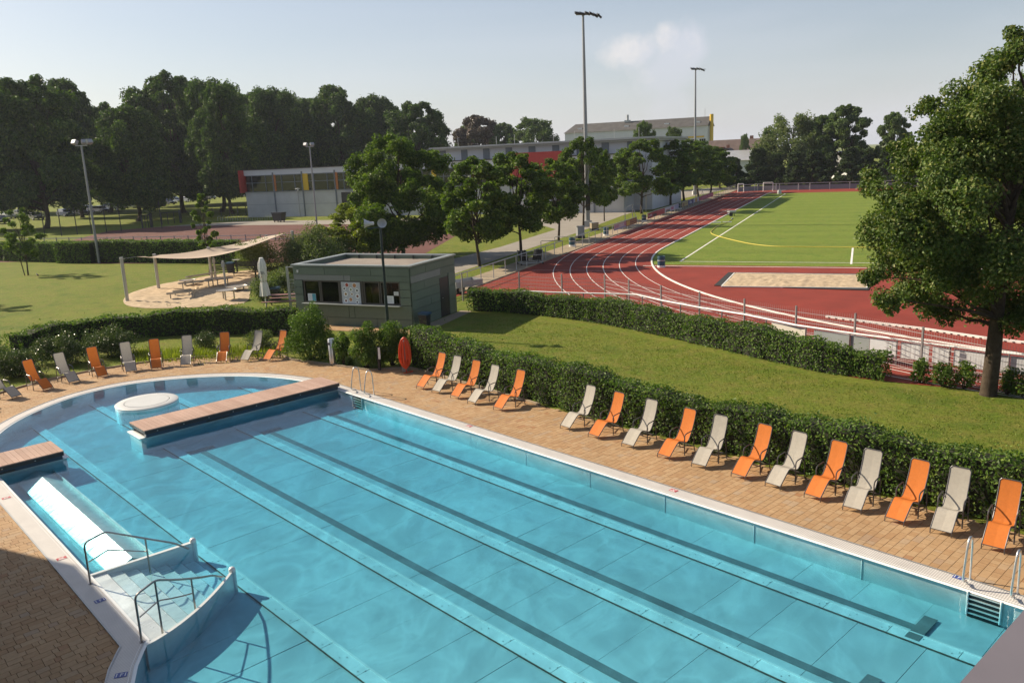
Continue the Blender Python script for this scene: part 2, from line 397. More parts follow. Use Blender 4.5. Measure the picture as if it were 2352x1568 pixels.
def watermat():
    """clear water: reflecting surface over an absorbing body, so deeper water looks bluer"""
    m, nt = newmat('pool_water'); P = wpos(nt)
    n1 = noise(nt, .9, 3, .5, P, .6); n2 = noise(nt, 6.5, 4, .6, wpos(nt, (1, 1, 1), .6))
    h = mathn(nt, 'ADD', n1, mathn(nt, 'MULTIPLY', n2, .20)); nm = bumpn(nt, h, .22, .05)
    # caustics painted into the transparency colour as a noise web, no real focusing
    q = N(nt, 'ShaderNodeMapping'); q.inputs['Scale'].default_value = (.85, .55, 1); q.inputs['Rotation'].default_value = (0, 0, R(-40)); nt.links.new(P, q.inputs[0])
    c1 = noise(nt, .85, 4, .55, q.outputs[0], .9); caustic_web = mathn(nt, 'POWER', mathn(nt, 'SUBTRACT', 1.0, mathn(nt, 'ABSOLUTE', mathn(nt, 'MULTIPLY', mathn(nt, 'SUBTRACT', c1, .5), 4.0)), True), 2.5)
    lens = mathn(nt, 'ADD', .80, mathn(nt, 'MULTIPLY', caustic_web, .20))  # painted caustic brightness, not refraction
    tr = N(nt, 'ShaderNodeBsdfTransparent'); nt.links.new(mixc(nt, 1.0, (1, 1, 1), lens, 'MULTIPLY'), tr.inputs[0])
    gl = N(nt, 'ShaderNodeBsdfGlossy'); gl.inputs['Roughness'].default_value = .015; nt.links.new(nm, gl.inputs['Normal'])
    fr = N(nt, 'ShaderNodeFresnel'); nt.links.new(nm, fr.inputs[1])
    gb = N(nt, 'ShaderNodeNewGeometry')          # same reflectance seen from above and from below
    mi = N(nt, 'ShaderNodeMix', data_type='FLOAT'); nt.links.new(gb.outputs['Backfacing'], mi.inputs[0]); mi.inputs[2].default_value = 1.333; mi.inputs[3].default_value = .75; nt.links.new(mi.outputs[0], fr.inputs[0])
    x = N(nt, 'ShaderNodeMixShader'); nt.links.new(fr.outputs[0], x.inputs[0]); nt.links.new(tr.outputs[0], x.inputs[1]); nt.links.new(gl.outputs[0], x.inputs[2])
    va = N(nt, 'ShaderNodeVolumeAbsorption'); va.inputs['Color'].default_value = (.07, .735, .875, 1); va.inputs['Density'].default_value = 1.08
    o = N(nt, 'ShaderNodeOutputMaterial'); nt.links.new(x.outputs[0], o.inputs[0]); nt.links.new(va.outputs[0], o.inputs[1]); return m
MT['water'] = watermat()
# --- basin walls
basin = thing('pool_basin', loc=tuple(pool_root), rz=PRZ, kind='structure'); basin['label'] = 'stainless steel swimming pool basin with a rounded end'
def bp(mb, name, mat, parent=None, **k): return mb.build(name, mat, parent or basin, world=True, **k)
mb = MB()
ring = PL(inner) + [PL(inner)[0]]
mb.strip([(x, y, .012) for x, y in ring], [(x, y, POOL_Z - .04) for x, y in ring]); bp(mb, 'basin_wall', MT['wallsteel'])
# weld seams on the long wall
k = 0
for u in np.arange(-23.6, -2, 2.45):
    bp(MB().bar(UV(u, 15.452, -.02), UV(u, 15.452, POOL_Z), .012, .014), 'wall_seam', MT['channel'])
# --- floor sheets between the inlet channels, each a plate with an open joint
mb = MB(); mb.sheet(PL(offset(inner, .1)), POOL_Z - .035); bp(mb, 'basin_bottom', MT['galv'])
chan = [14.015, 11.46, 8.97, 6.60]; CW = .27
def inside(pt, poly):
    x, y = pt; c = False; j = len(poly) - 1
    for i in range(len(poly)):
        xi, yi = poly[i]; xj, yj = poly[j]
        if (yi > y) != (yj > y) and x < (xj - xi) * (y - yi) / (yj - yi) + xi: c = not c
        j = i
    return c
def clip(poly, region):
    """clip a convex rectangle against the pool outline by dropping outside corners (sheets run a little under the wall)"""
    return any(inside(p, region) for p in poly)
rng = random.Random(3)
vb = [15.55] + chan + [2.3]
shared = {}
for i in range(5):
    v1 = vb[i] - (CW / 2 if i else 0); v0 = vb[i + 1] + (CW / 2 if i < 4 else 0)
    off = rng.uniform(0, 1.2)
    u = -34.6 + off
    while u < -1.4:
        u1 = min(u + 1.22, -1.2)
        cs = [(u, v0), (u1, v0), (u1, v1), (u, v1), ((u + u1) / 2, (v0 + v1) / 2)]
        if clip(cs, inner):
            o = MB().box((0, 0, 0), (u1 - u - .009, v1 - v0 - .02, .03)).build('floor_sheet', MT['floor'], basin)
            l = Matrix.Rotation(-PRZ, 4, 'Z') @ (UV((u + u1) / 2, (v0 + v1) / 2) - pool_root)
            o.location = (l.x, l.y, POOL_Z - .018 + rng.uniform(-.002, .002)); o.rotation_euler = (R(rng.uniform(-.15, .15)), R(rng.uniform(-.2, .2)), 0)
        u += 1.22
for i, v in enumerate(chan):
    u = -34.2
    while u < -1.5:
        if inside((u + .6, v), inner):
            o = MB().box((0, 0, 0), (1.19, CW, .045)).build('channel_cover', MT['channel'], basin)
            l = Matrix.Rotation(-PRZ, 4, 'Z') @ (UV(u + .6, v) - pool_root); o.location = (l.x, l.y, POOL_Z + .012)
            for q in (.25, .85):
                for dv in (-.05, .05):
                    pass
        u += 1.205
    bp(MB().bar(UV(-33.9 if 8 < v < 11 else -32.2, v + CW / 2 + .012, POOL_Z + .034), UV(-1.5, v + CW / 2 + .012, POOL_Z + .040), .034, .016), 'channel_edge', MT['white'])
    bp(MB().bar(UV(-33.9 if 8 < v < 11 else -32.2, v - CW / 2 - .012, POOL_Z + .022), UV(-1.5, v - CW / 2 - .012, POOL_Z + .022), .020, .010), 'channel_joint', MT['joint'])
    # inlet nozzles
    mb = MB()
    for u in np.arange(-33, -2, .6):
        if inside((u, v), inner): mb.cyl(UV(u, v - .05, POOL_Z + .034), .012, .006, 6); mb.cyl(UV(u + .09, v + .05, POOL_Z + .034), .012, .006, 6)
    bp(mb, 'inlet_nozzle', MT['lane'], kind='stuff')
# --- lane markings with T bars
for v in (14.40, 11.97, 9.58):
    bp(MB().box(UV(-15.0, v, POOL_Z + .006), (20.0, .19, .006), PA), 'lane_line', MT['lane'])
    bp(MB().box(UV(-4.87, v, POOL_Z + .040), (.24, .92, .006), PA), 'lane_cross_mark', MT['lane'])
    bp(MB().box(UV(-25.25, v, POOL_Z + .010), (.24, .92, .006), PA), 'lane_cross_mark', MT['lane'])
# --- coping
mb = MB(); A = PL(inner); B = PL(outer); Lp = PL(offset(inner, -.015)); n = len(A)
mb.sheet(B, .022, [list(reversed(A))])
mb.strip([(x, y, .022) for x, y in B + [B[0]]], [(x, y, -.05) for x, y in B + [B[0]]])
cop = stru('pool_coping', mb, MT['coping'])
mb = MB()
mb.strip([(x, y, .0235) for x, y in PL(offset(inner, .05)) + [PL(offset(inner, .05))[0]]], [(x, y, .002) for x, y in PL(offset(inner, -.06)) + [PL(offset(inner, -.06))[0]]])
mb.strip([(x, y, .002) for x, y in PL(offset(inner, -.06)) + [PL(offset(inner, -.06))[0]]], [(x, y, -.035) for x, y in PL(offset(inner, -.002)) + [PL(offset(inner, -.002))[0]]])
mb.build('overflow_lip', MT['channel'], cop, world=True)
mb = MB(); mb.strip([(x, y, .034) for x, y in PL(offset(inner, .385)) + [PL(offset(inner, .385))[0]]], [(x, y, .034) for x, y in PL(offset(inner, .415)) + [PL(offset(inner, .415))[0]]])
mb.strip([(x, y, .034) for x, y in PL(offset(inner, .415)) + [PL(offset(inner, .415))[0]]], [(x, y, -.05) for x, y in PL(offset(inner, .415)) + [PL(offset(inner, .415))[0]]])
mb.build('edge_trim', MT['galv'], cop, world=True)
# --- water
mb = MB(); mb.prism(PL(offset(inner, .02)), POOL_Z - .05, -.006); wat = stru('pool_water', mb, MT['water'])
# --- small printed signs on the coping
def sign_plate(u, v, c, rz, mark, label):
    t = thing('depth_sign' if mark != 'no' else 'warning_sign', label, 'sign', tuple(UV(u, v, .0245)), PA + rz)
    MB().box((0, 0, .002), (.20, .14, .003)).build('plate', c, t)
    m = MB()
    if mark == 'no':
        m.bar((-.07, -.035, .0045), (.06, .045, .0045), .018, .002); m.bar((-.05, .04, .0045), (.03, -.04, .0045), .018, .002); m.box((0, -.055, .0045), (.15, .014, .002))
    else:
        m.box((-.07, 0, .0045), (.012, .10, .002)); m.box((.07, 0, .0045), (.012, .10, .002)); m.box((-.005, .0, .0045), (.012, .09, .002)); m.box((.015, .035, .0045), (.04, .012, .002)); m.box((.01, .0, .0045), (.03, .012, .002))
    m.build('marking', MT['white'], t); return t
MT['signred'] = simple('sign_red', (.42, .05, .06), .5, 0, .05); MT['signblue'] = simple('sign_blue', (.04, .07, .28), .5, 0, .05)
def at_sign(x, y, *a):
    u, v = toUV(G(x * .57422, y * .57422)); return sign_plate(u, v, *a)
at_sign(26, 1994, MT['signred'], R(90), 'no', 'small red no diving sign on the coping beside the underwater bench')
at_sign(247, 2236, MT['signred'], R(90), 'no', 'small red no diving sign on the coping above the shadow edge')
at_sign(401, 2405, MT['signblue'], R(90), 'depth', 'small blue sign on the coping in front of the pool steps')
at_sign(485, 2703, MT['signblue'], R(60), 'depth', 'small blue sign on the curved coping past the pool steps')
at_sign(2695, 1964, MT['signred'], R(0), 'no', 'small red no diving sign on the coping beside the lounger row')
at_sign(3835, 2313, MT['signblue'], R(0), 'depth', 'small blue sign on the coping beside the wide ladder rails')
at_sign(1877, 1706, MT['signred'], R(0), 'no', 'small red no diving sign on the coping between the ladder and the grey loungers')
# ------------------------------------------------------------------ ground with an opening for deck and pool
deckV = [(-160, 962), (0, 903), (60, 886), (130, 868), (220, 850), (330, 833), (430, 823), (560, 813), (640, 812), (668, 826), (760, 838), (850, 851), (905, 846), (945, 846), (975, 852), (1240, 930)]
deck = [toUV(G(x, y)) for x, y in deckV] + [(-16, 18.72), (-10, 18.60), (4, 18.60), (4, -9), (-46, -9)]
hole = PL(deck)
mb = MB(); mb.sheet([(-2500, -600), (2500, -600), (2500, 4200), (-2500, 4200)], 0.0, [list(reversed(hole))])
ground = stru('ground', mb, MT['grass'])
mb = MB(); mb.sheet(hole, -.03, [list(reversed(PL(offset(inner, .05))))]); mb.strip([(x, y, .0) for x, y in hole + [hole[0]]], [(x, y, -.06) for x, y in hole + [hole[0]]])
pavement = stru('pavement', mb, MT['joint'])
# --- pavers
rng = random.Random(11)
pav = []
inn = offset(inner, .16)
ROW = .165
u = -40.0
while u < 3.5:
    v = -9 + rng.uniform(0, .3)
    while v < 19.2:
        L = rng.choice((.105, .165, .165, .21, .25, .25, .33))
        c = (u + ROW / 2, v + L / 2)
        if inside(c, deck) and not inside(c, inn):
            p = UV(*c); q = proj(p)
            if p.y > .8 and -420 < q[0] < 2800 and q[1] < 1950: pav.append((c, L, p.length))
        v += L
    u += ROW
vis = sorted(pav, key=lambda a: a[2])
near = []; rest = []
for it in vis:
    q = proj(UV(*it[0]))
    (near if len(near) < 300 and 0 < q[0] < 2352 and 0 < q[1] < 1568 else rest).append(it)
box = {}
for c, L, _ in near:
    if L not in box:
        o = MB().box((0, 0, -.024), (ROW - .009, L - .009, .048)).build('paver', MT['paver'], pavement); box[L] = o.data
    else:
        o = bpy.data.objects.new('paver', box[L]); link(o); setpar(o, pavement)
    o.location = UV(*c, rng.uniform(-.002, .002)); o.rotation_euler = (R(rng.uniform(-.25, .25)), R(rng.uniform(-.25, .25)), PA)
Vv = []; Qq = []
for c, L, _ in rest:
    h = rng.uniform(-.002, .002); b = len(Vv); du = ROW / 2 - .0045; dv = L / 2 - .0045
    for z in (h - .03, h):
        for a, d in ((-du, -dv), (du, -dv), (du, dv), (-du, dv)): Vv.append(tuple(UV(c[0] + a, c[1] + d, z)))
    Qq += [(b + 4, b + 5, b + 6, b + 7), (b, b + 1, b + 5, b + 4), (b + 1, b + 2, b + 6, b + 5), (b + 2, b + 3, b + 7, b + 6), (b + 3, b, b + 4, b + 7)]
o = fast_quads('paver_field', np.array(Vv), np.array(Qq), MT['paver'], pavement); o['kind'] = 'stuff'
# edging stones along the planted side
kerb = MB(); K = [G(x, y) for x, y in deckV]
for a, b in zip(K, K[1:]): kerb.bar(a + Vector((0, 0, .012)), b + Vector((0, 0, .012)), .07, .10)
kerb.build('edging_stone', MT['strip'], pavement)
# ------------------------------------------------------------------ flat areas
def area(name, pxs, z, mat, world=None):
    mb = MB(); mb.sheet(world or [tuple(G(x, y)[:2]) for x, y in pxs], z); return stru(name, mb, mat)
TD = Vector((math.cos(R(66.77)), math.sin(R(66.77)), 0)); TN = Vector((TD.y, -TD.x, 0))    # track direction, to its right
TO = Vector((-2.15, 54.0, 0))                         # a point on the track's outer edge
def TK(t, s, z=0.0): return TO + TD * t + TN * s + Vector((0, 0, z))     # along, across (to the right) from the outer edge
area('path', [(960, 622), (1030, 597), (1150, 567), (1277, 527), (1225, 512), (1150, 505), (1150, 490), (1420, 452), (1640, 431), (1690, 431), (1640, 441), (1540, 462), (1430, 495), (1330, 533), (1180, 583), (1040, 630), (960, 655)], .004, MT['asphalt'])
area('court', [(-60, 575), (150, 556), (250, 530), (400, 519), (560, 517), (700, 516), (1075, 514), (1050, 540), (960, 592), (640, 604), (500, 603), (228, 606), (100, 600), (-60, 604)], .004, MT['court'])
area('forecourt', [(330, 523), (560, 508), (800, 505), (1150, 500), (1150, 512), (700, 516), (400, 519)], .008, MT['asphalt'])
area('trackside_path', None, .008, MT['strip'], [tuple(TK(t, s)[:2]) for t, s in ((-12, -2.3), (140, -2.3), (140, -.05), (-12, -.05))])
tfence = [(1088, 668), (1192, 690), (1290, 700), (1388, 706), (1440, 716), (1518, 737), (1607, 762), (1710, 795), (1829, 835), (1965, 868), (2112, 884), (2291, 900), (2500, 925)]
red = [TK(-12, -.05), TK(140, -.05), TK(140, 120), TK(-60, 60)] + [G(x, y) for x, y in reversed(tfence)]
area('running_track', None, .012, MT['track'], [tuple(p[:2]) for p in red])
# inner kerb line of the track: straight, then a bend
KS = 7.55                                             # track width to the inner kerb
RB = 40.0; T0 = 22.5                                  # bend radius and where the bend begins
def kerbpt(off, ang):                                 # ang 0 = start of the bend, off = distance outside the kerb
    c = TK(T0, KS + RB); return c - TN * ((RB + off) * math.cos(ang)) - TD * ((RB + off) * math.sin(ang))
T1 = 106.0
def kerb_path(off, a1=R(118), far_bend=True):
    pts = []
    if far_bend:
        c = TK(T1, KS + RB)
        for k in range(24, 0, -1):
            a = R(90) * k / 24; pts.append(c - TN * ((RB + off) * math.cos(a)) + TD * ((RB + off) * math.sin(a)))
    pts += [TK(t, KS - off) for t in np.linspace(T1, T0, 30)]
    for k in range(1, 60): pts.append(kerbpt(off, a1 * k / 59))
    return pts
def ribbon(mb, pts, wd, z):
    A = []; B = []
    for i, p in enumerate(pts):
        t = (pts[min(i + 1, len(pts) - 1)] - pts[max(i - 1, 0)]).normalized(); nn = Vector((t.y, -t.x, 0))
        A.append((p + nn * wd / 2).to_tuple()[:2] + (z,)); B.append((p - nn * wd / 2).to_tuple()[:2] + (z,))
    return mb.strip(A, B)
GL = G(1562, 601)                                     # goal line corner
gdir = (G(1955, 607) - GL).normalized()
tg = (GL - TO).dot(TD)
kp = kerb_path(-.06)
grass = [p for p in kp if (p - TO).dot(TD) > tg - 2.6 and (p - TO).dot(TD) < T1 + 4]
gp = [tuple(p[:2]) for p in grass] + [tuple(TK(tg - 2.6, 95)[:2]), tuple(TK(T1 + 4, 95)[:2])]
pitch = area('pitch', None, .016, MT['pitch'], gp)
def pline(a, b, wd=.12, z=.021, par=None, name='pitch_line'):
    m = MB(); d = (b - a).normalized(); nn = Vector((d.y, -d.x, 0)) * wd / 2
    m.add([(a + nn)[:2] + (z,) if False else (a.x + nn.x, a.y + nn.y, z), (b.x + nn.x, b.y + nn.y, z), (b.x - nn.x, b.y - nn.y, z), (a.x - nn.x, a.y - nn.y, z)], [(0, 1, 2, 3)])
    return m.build(name, MT['line'], par)
pline(GL, GL + TN * 70, .11, .021, pitch); pline(GL, TK(T1 + 1, (GL - TO).dot(TN)), .13, .022, pitch)
pline(TK(tg + 16.5, (GL - TO).dot(TN) + 12), TK(tg + 16.5, (GL - TO).dot(TN) + 60), .12, .023, pitch)
pline(TK(tg - 2.6, KS + 1), TK(tg - 2.6, 90), .16, .024, pitch, 'border_line')
rt_ = bpy.data.objects['running_track']; redp = [(p.x, p.y) for p in red]
for i in range(1, 7):
    mb = MB(); ribbon(mb, [p for p in kerb_path(1.22 * i) if inside((p.x, p.y), redp)], .05, .017); mb.build('lane_line', MT['line'], rt_)
for t in (8, 13.5, 19, 25.0, 31):                     # thin cross marks
    pline(TK(t, .8), TK(t, 7.3), .035, .0175, rt_, 'cross_mark')
mb = MB(); ks = kerb_path(0, R(97))
for a, b in zip(ks, ks[1:]): mb.bar(a + Vector((0, 0, .045)), b + Vector((0, 0, .04)), .11, .06)
mb.build('inner_kerb', MT['line'], rt_)
mb = MB(); mb.bar(TK(-12, -.02, .03), TK(140, -.02, .03), .14, .09); mb.build('outer_kerb', MT['strip'], rt_)
# long jump pit
pit = [G(1657, 660), G(1687, 629), G(2010, 634), G(1990, 664)]
big = [G(1640, 657), G(1673, 627), G(2014, 631), G(1994, 668)]
pr = thing('sand_pit', 'long jump sand pit with black rubber border on the red track', 'sand pit', tuple((pit[0] + pit[2]) / 2))
mb = MB(); mb.prism([tuple(p[:2]) for p in big], .016, .055); mb.build('rubber_border', MT['rubber'], pr, world=True)
mb = MB(); gx = 60; gy = 14; vs = []; rg = np.random.default_rng(5)
for j in range(gy + 1):
    for i in range(gx + 1):
        a = pit[0].lerp(pit[3], i / gx); b = pit[1].lerp(pit[2], i / gx); p = a.lerp(b, j / gy); vs.append((p.x, p.y, .062 + (0 if i in (0, gx) or j in (0, gy) else float(rg.uniform(0, .07)))))
mb.add(vs, [(j * (gx + 1) + i, j * (gx + 1) + i + 1, (j + 1) * (gx + 1) + i + 1, (j + 1) * (gx + 1) + i) for j in range(gy) for i in range(gx)]); mb.build('sand', MT['sand'], pr, world=True, smooth=True)
mb = MB()
for a, b in zip(pit, pit[1:] + pit[:1]): mb.bar(a + Vector((0, 0, .06)), b + Vector((0, 0, .06)), .07, .06)
mb.build('frame', MT['line'], pr, world=True)
# second white kerb at the right
tk = [G(1897, 729), G(1963, 738), G(2115, 757), G(2262, 779), G(2420, 798)]
kb = thing('track_kerb', 'white slotted kerb rail lying on the red track behind the mesh fence', 'kerb', tuple(tk[2]))
mb = MB()
for a, b in zip(tk, tk[1:]): mb.bar(a + Vector((0, 0, .06)), b + Vector((0, 0, .06)), .10, .10)
mb.build('rail', MT['line'], kb, world=True)
mb = MB()
for a, b in zip(tk, tk[1:]):
    m_ = max(2, int((b - a).length / .3))
    for q in range(m_): mb.box(a.lerp(b, (q + .5) / m_) + Vector((0, 0, .035)), (.14, .14, .04))
mb.build('foot', MT['dark'], kb, world=True, kind='stuff')
# ================================================================== THINGS IN AND AROUND THE POOL
MT['plank'] = pieces('deck_plank', [(0, (.36, .235, .185)), (.5, (.40, .27, .215)), (1, (.43, .295, .24))], .7, .25, 30, .08)
MT['bluebeam'] = simple('blue_beam', (.02, .05, .09), .4, .3, .1)
def footbridge(v0, v1, label, corbel):
    rt = thing('footbridge', label, 'footbridge', tuple(UV(-26.87, (v0 + v1) / 2, 0)), PA)
    L = v1 - v0; n = max(3, int(round(L / .145))); wd = L / n; me = None
    for i in range(n):
        y = -L / 2 + (i + .5) * wd
        if me is None: o = MB().box((0, 0, 0), (1.37, wd - .008, .032)).build('plank', MT['plank'], rt); me = o.data
        else: o = bpy.data.objects.new('plank', me); link(o); setpar(o, rt)
        o.location = (0, y, .30 - .016)
    MB().box((.66, 0, .215), (.05, L - .02, .105)).box((-.66, 0, .215), (.05, L - .02, .105)).box((0, -L / 2 + .03, .215), (1.25, .05, .10)).box((0, L / 2 - .03, .215), (1.25, .05, .10)).build('fascia', MT['black'], rt)
    bm_ = MB(); bm_.box((.55, 0, .10), (.16, L - .1, .12)).box((-.55, 0, .10), (.16, L - .1, .12)); bm_.build('beam', MT['bluebeam'], rt)
    for y in np.arange(-L / 2 + .4, L / 2, .85): MB().cyl((.688, y, .20), .018, .02, 6).build('bolt', MT['steel'], rt)
    for y in ([-L / 2 + 2.4, L / 2 - 2.3] if L > 4 else [-L / 2 + .3]): MB().box((.30, y, -.1), (.25, .35, .35)).box((.55, y + .02, .08), (.20, .8, .05)).build('support', MT['black'], rt)
    # steel pier wall under the bridge
    MB().box((0, 0, -.235), (1.06, L + .16, .54)).build('pier_wall', MT['wallsteel'], rt)
    MB().box((0, (-L / 2 - .06) if corbel < 0 else (L / 2 + .06), .03), (1.15, .16, .03)).build('pier_cap', MT['channel'], rt)
    return rt
footbridge(8.27, 15.42, 'long plank footbridge reaching from the right pool edge over the water', -1)
footbridge(3.9, 5.93, 'short plank footbridge stub beside the underwater bench', 1)
MT['pale'] = simple('pale_plastic', (.52, .53, .53), .5, 0, .06, 2)
# round massage platform
t = thing('round_platform', 'round white steel platform standing in the shallow rounded pool end', 'platform', tuple(UV(-30.45, 9.86, POOL_Z)))
m = MB(); m.lathe([(1.08, 0), (1.08, .55), (1.05, .585), (.78, .59)], n=64); m.build('drum', MT['bench'], t, smooth=True)
m = MB(); m.lathe([(1.082, .55), (1.085, .58), (1.05, .602), (.78, .602)], n=64); m.build('rim', MT['pale'], t, smooth=True)
m = MB(); m.lathe([(.76, .59), (.76, .606), (0.001, .608)], n=64); m.build('lid', MT['pale'], t, smooth=True)
# underwater bench beside the left edge
MT['mirror'] = steelfloor('bench_bright_steel', (.80, .82, .83), .52, .55, 2, .6)
t = thing('underwater_bench', 'pale slatted steel bench under water along the left pool edge', 'bench', tuple(UV(-22.3, 4.9, POOL_Z)), PA)
L = 8.0; n = 30
for i in range(n):
    x = -L / 2 + (i + .5) * L / n
    MB().box((x, -.01, .25 + (.004 if i % 2 else 0)), (L / n - .012, .54, .025), tilt=Matrix.Rotation(R(25), 4, 'X')).build('seat_slat', MT['mirror'], t)
for i in range(n // 2):
    x = -L / 2 + (i + .5) * L / (n / 2)
    MB().box((x, .46, .27), (L / (n / 2) - .008, .50, .02), tilt=Matrix.Rotation(R(-24), 4, 'X')).build('front_plate', MT['wallsteel'], t)
MB().extr([(-.25, 0), (-.25, .11), (.22, .33), (.68, .15), (.68, 0)], -L / 2, L / 2).build('bench_base', MT['wallsteel'], t)
MB().box((0, .70, .14), (L, .03, .26)).build('front_edge', MT['channel'], t)
# entry steps between two steel cheek walls
t = thing('pool_steps', 'broad white steel steps leading down into the pool between two cheek walls', 'steps', tuple(UV(-16, 5.2, POOL_Z)), PA)
def w2(v):                                              # curved cheek wall on the near side
    q = max(0, min(1, (v - 4.0) / 2.3)); return -14.28 - .25 * q - 1.2 * q ** 1.7
ns = 7
for i in range(ns):
    va = 4.13 + i * .305; vb_ = va + .305; z = -.04 - i * .066
    ua = -17.8; m = MB()
    poly = [UV(ua, va), UV(w2(va) - .03, va), UV(w2(vb_) - .03, vb_), UV(ua, vb_)]
    m.prism([tuple(p[:2]) for p in poly], POOL_Z, z); m.build('step', MT['bench'], t, world=True)
    m = MB(); m.bar(UV(ua, vb_ + .004, z - .012), UV(w2(vb_) - .03, vb_ + .004, z - .012), .012, .028); m.build('step_nosing', MT['galv'], t, world=True)
m = MB(); m.prism([tuple(UV(a, b)[:2]) for a, b in ((-17.90, 4.1), (-17.82, 4.1), (-17.70, 6.30), (-17.80, 6.30))], POOL_Z, .012); m.build('cheek_wall', MT['wallsteel'], t, world=True)
m = MB(); vs_ = np.linspace(4.0, 6.30, 14)
m.prism([tuple(UV(w2(v) - .04, v)[:2]) for v in vs_] + [tuple(UV(w2(v) + .04, v)[:2]) for v in vs_[::-1]], POOL_Z, .012); m.build('cheek_wall', MT['wallsteel'], t, world=True)
for u_, v_ in ((-17.75, 6.30), (w2(6.3), 6.30)):
    m = MB(); m.cyl(UV(u_, v_, POOL_Z), .07, .55, 16); m.lathe([(.07, 0), (.06, .025), (.035, .045), (.001, .05)], UV(u_, v_, POOL_Z + .55), 16); m.build('end_post', MT['wallsteel'], t, world=True, smooth=True)
MT['rail'] = simple('rail_steel', (.30, .28, .27), .28, .85, .08, 3)
def handrail(uu, v0, label, bend=False):
    r = thing('handrail', label, 'handrail', tuple(UV(uu(v0), v0, .02)))
    P = lambda v, z: UV(uu(v), v, z)
    pts = [P(v0, .0), P(v0, .93), P(v0 + .42, 1.03)] + [P(v0 + .42 + (1.75 - .42) * k / 5, 1.03 - (1.03 - .28) * k / 5) for k in range(1, 6)] + [P(v0 + 2.05, .03)]
    MB().tube(fillet(pts, .10), .021, 8).build('top_rail', MT['rail'], r, world=True, smooth=True)
    mids = [P(v0 + .03, .50), P(v0 + .42, .62)] + [P(v0 + .42 + .75 * k / 3, .62 - .32 * k / 3) for k in range(1, 4)]
    MB().tube(fillet(mids, .06), .014, 8).build('middle_rail', MT['rail'], r, world=True, smooth=True)
    MB().tube([P(v0 + 1.18, -.2), P(v0 + 1.18, .60)], .019, 8).build('post', MT['rail'], r, world=True, smooth=True)
    if bend: MB().tube([P(v0 + .40, -.1), P(v0 + .40, 1.02)], .019, 8).build('post', MT['rail'], r, world=True, smooth=True)
    MB().cyl(P(v0, .022), .045, .012, 12).build('base_plate', MT['rail'], r, world=True)
handrail(lambda v: -17.42, 4.02, 'bent steel handrail beside the straight cheek wall of the pool steps')
handrail(lambda v: w2(v) - .12, 3.98, 'bent steel handrail along the curved cheek wall of the pool steps', True)
# ladders with bowed grab rails
def ladder(u0, u1, label):
    t = thing('pool_ladder', label, 'ladder', tuple(UV((u0 + u1) / 2, 15.7, .02)), PA)
    hw = (u1 - u0) / 2
    for s_ in (-1, 1):
        pts = [(s_ * hw, .17, 0), (s_ * hw, .16, .50), (s_ * hw, .13, .82), (s_ * hw, .02, .93), (s_ * hw, -.10, .84), (s_ * hw, -.22, .30), (s_ * hw, -.22, .14), (s_ * hw, -.12, .08), (s_ * hw, -.05, .06), (s_ * hw, -.03, .0)]
        MB().tube(smooth_path(pts, 4), .021, 10).build('grab_rail', MT['steel'], t, smooth=True)
        for y in (.17, -.03): MB().cyl((s_ * hw, y, 0), .045, .012, 12).build('flange', MT['steel'], t)
        MB().tube([(s_ * (hw - .12), -.30, .0), (s_ * (hw - .12), -.30, -.46)], .018, 8).build('stringer', MT['channel'], t)
    for i in range(5):
        MB().box((0, -.27, -.05 - i * .095), (2 * hw - .22, .06, .022)).build('tread', MT['wallsteel'], t)
        MB().box((0, -.262, -.098 - i * .095), (2 * hw - .24, .03, .070)).build('recess_shade', MT['black'], t)  # black strips put in for the shade between the treads
    return t
ladder(-25.46, -24.60, 'steel pool ladder rails next to the end of the long footbridge')
ladder(-4.57, -3.77, 'steel pool ladder rails with recessed treads beside the near orange lounger')
# ------------------------------------------------------------------ loungers
def fabric(name, c):
    m, nt = newmat(name); P = wpos(nt)
    f = rampn(nt, noise(nt, 14, 4, .7, P), [(.3, .93), (.72, 1.07)])
    cc = mixc(nt, 1.0, c, f, 'MULTIPLY'); p = princ(nt, cc, .75, 0, bumpn(nt, noise(nt, 400, 1, .5, P), .15, .002), .3)
    tr = N(nt, 'ShaderNodeBsdfTranslucent'); nt.links.new(cc, tr.inputs[0])
    x = N(nt, 'ShaderNodeMixShader'); x.inputs[0].default_value = .22; nt.links.new(p, x.inputs[1]); nt.links.new(tr.outputs[0], x.inputs[2]); out(nt, x.outputs[0]); return m
MT['f_orange'] = fabric('orange_mesh_fabric', (.62, .185, .035)); MT['f_grey'] = fabric('grey_mesh_fabric', (.46, .43, .375))
MT['frame'] = simple('lounger_frame', (.12, .115, .12), .38, .6, .1, 5)
prof = [(.0, .115), (.03, .125), (.20, .285), (.34, .405), (.40, .435), (.46, .435), (.58, .395), (.70, .350), (.78, .345), (.85, .395), (.96, .56), (1.05, .74), (1.12, .92), (1.165, 1.07), (1.18, 1.12)]
prof = [(p.y, p.z) for p in smooth_path([(0, a, b) for a, b in prof], 4)]
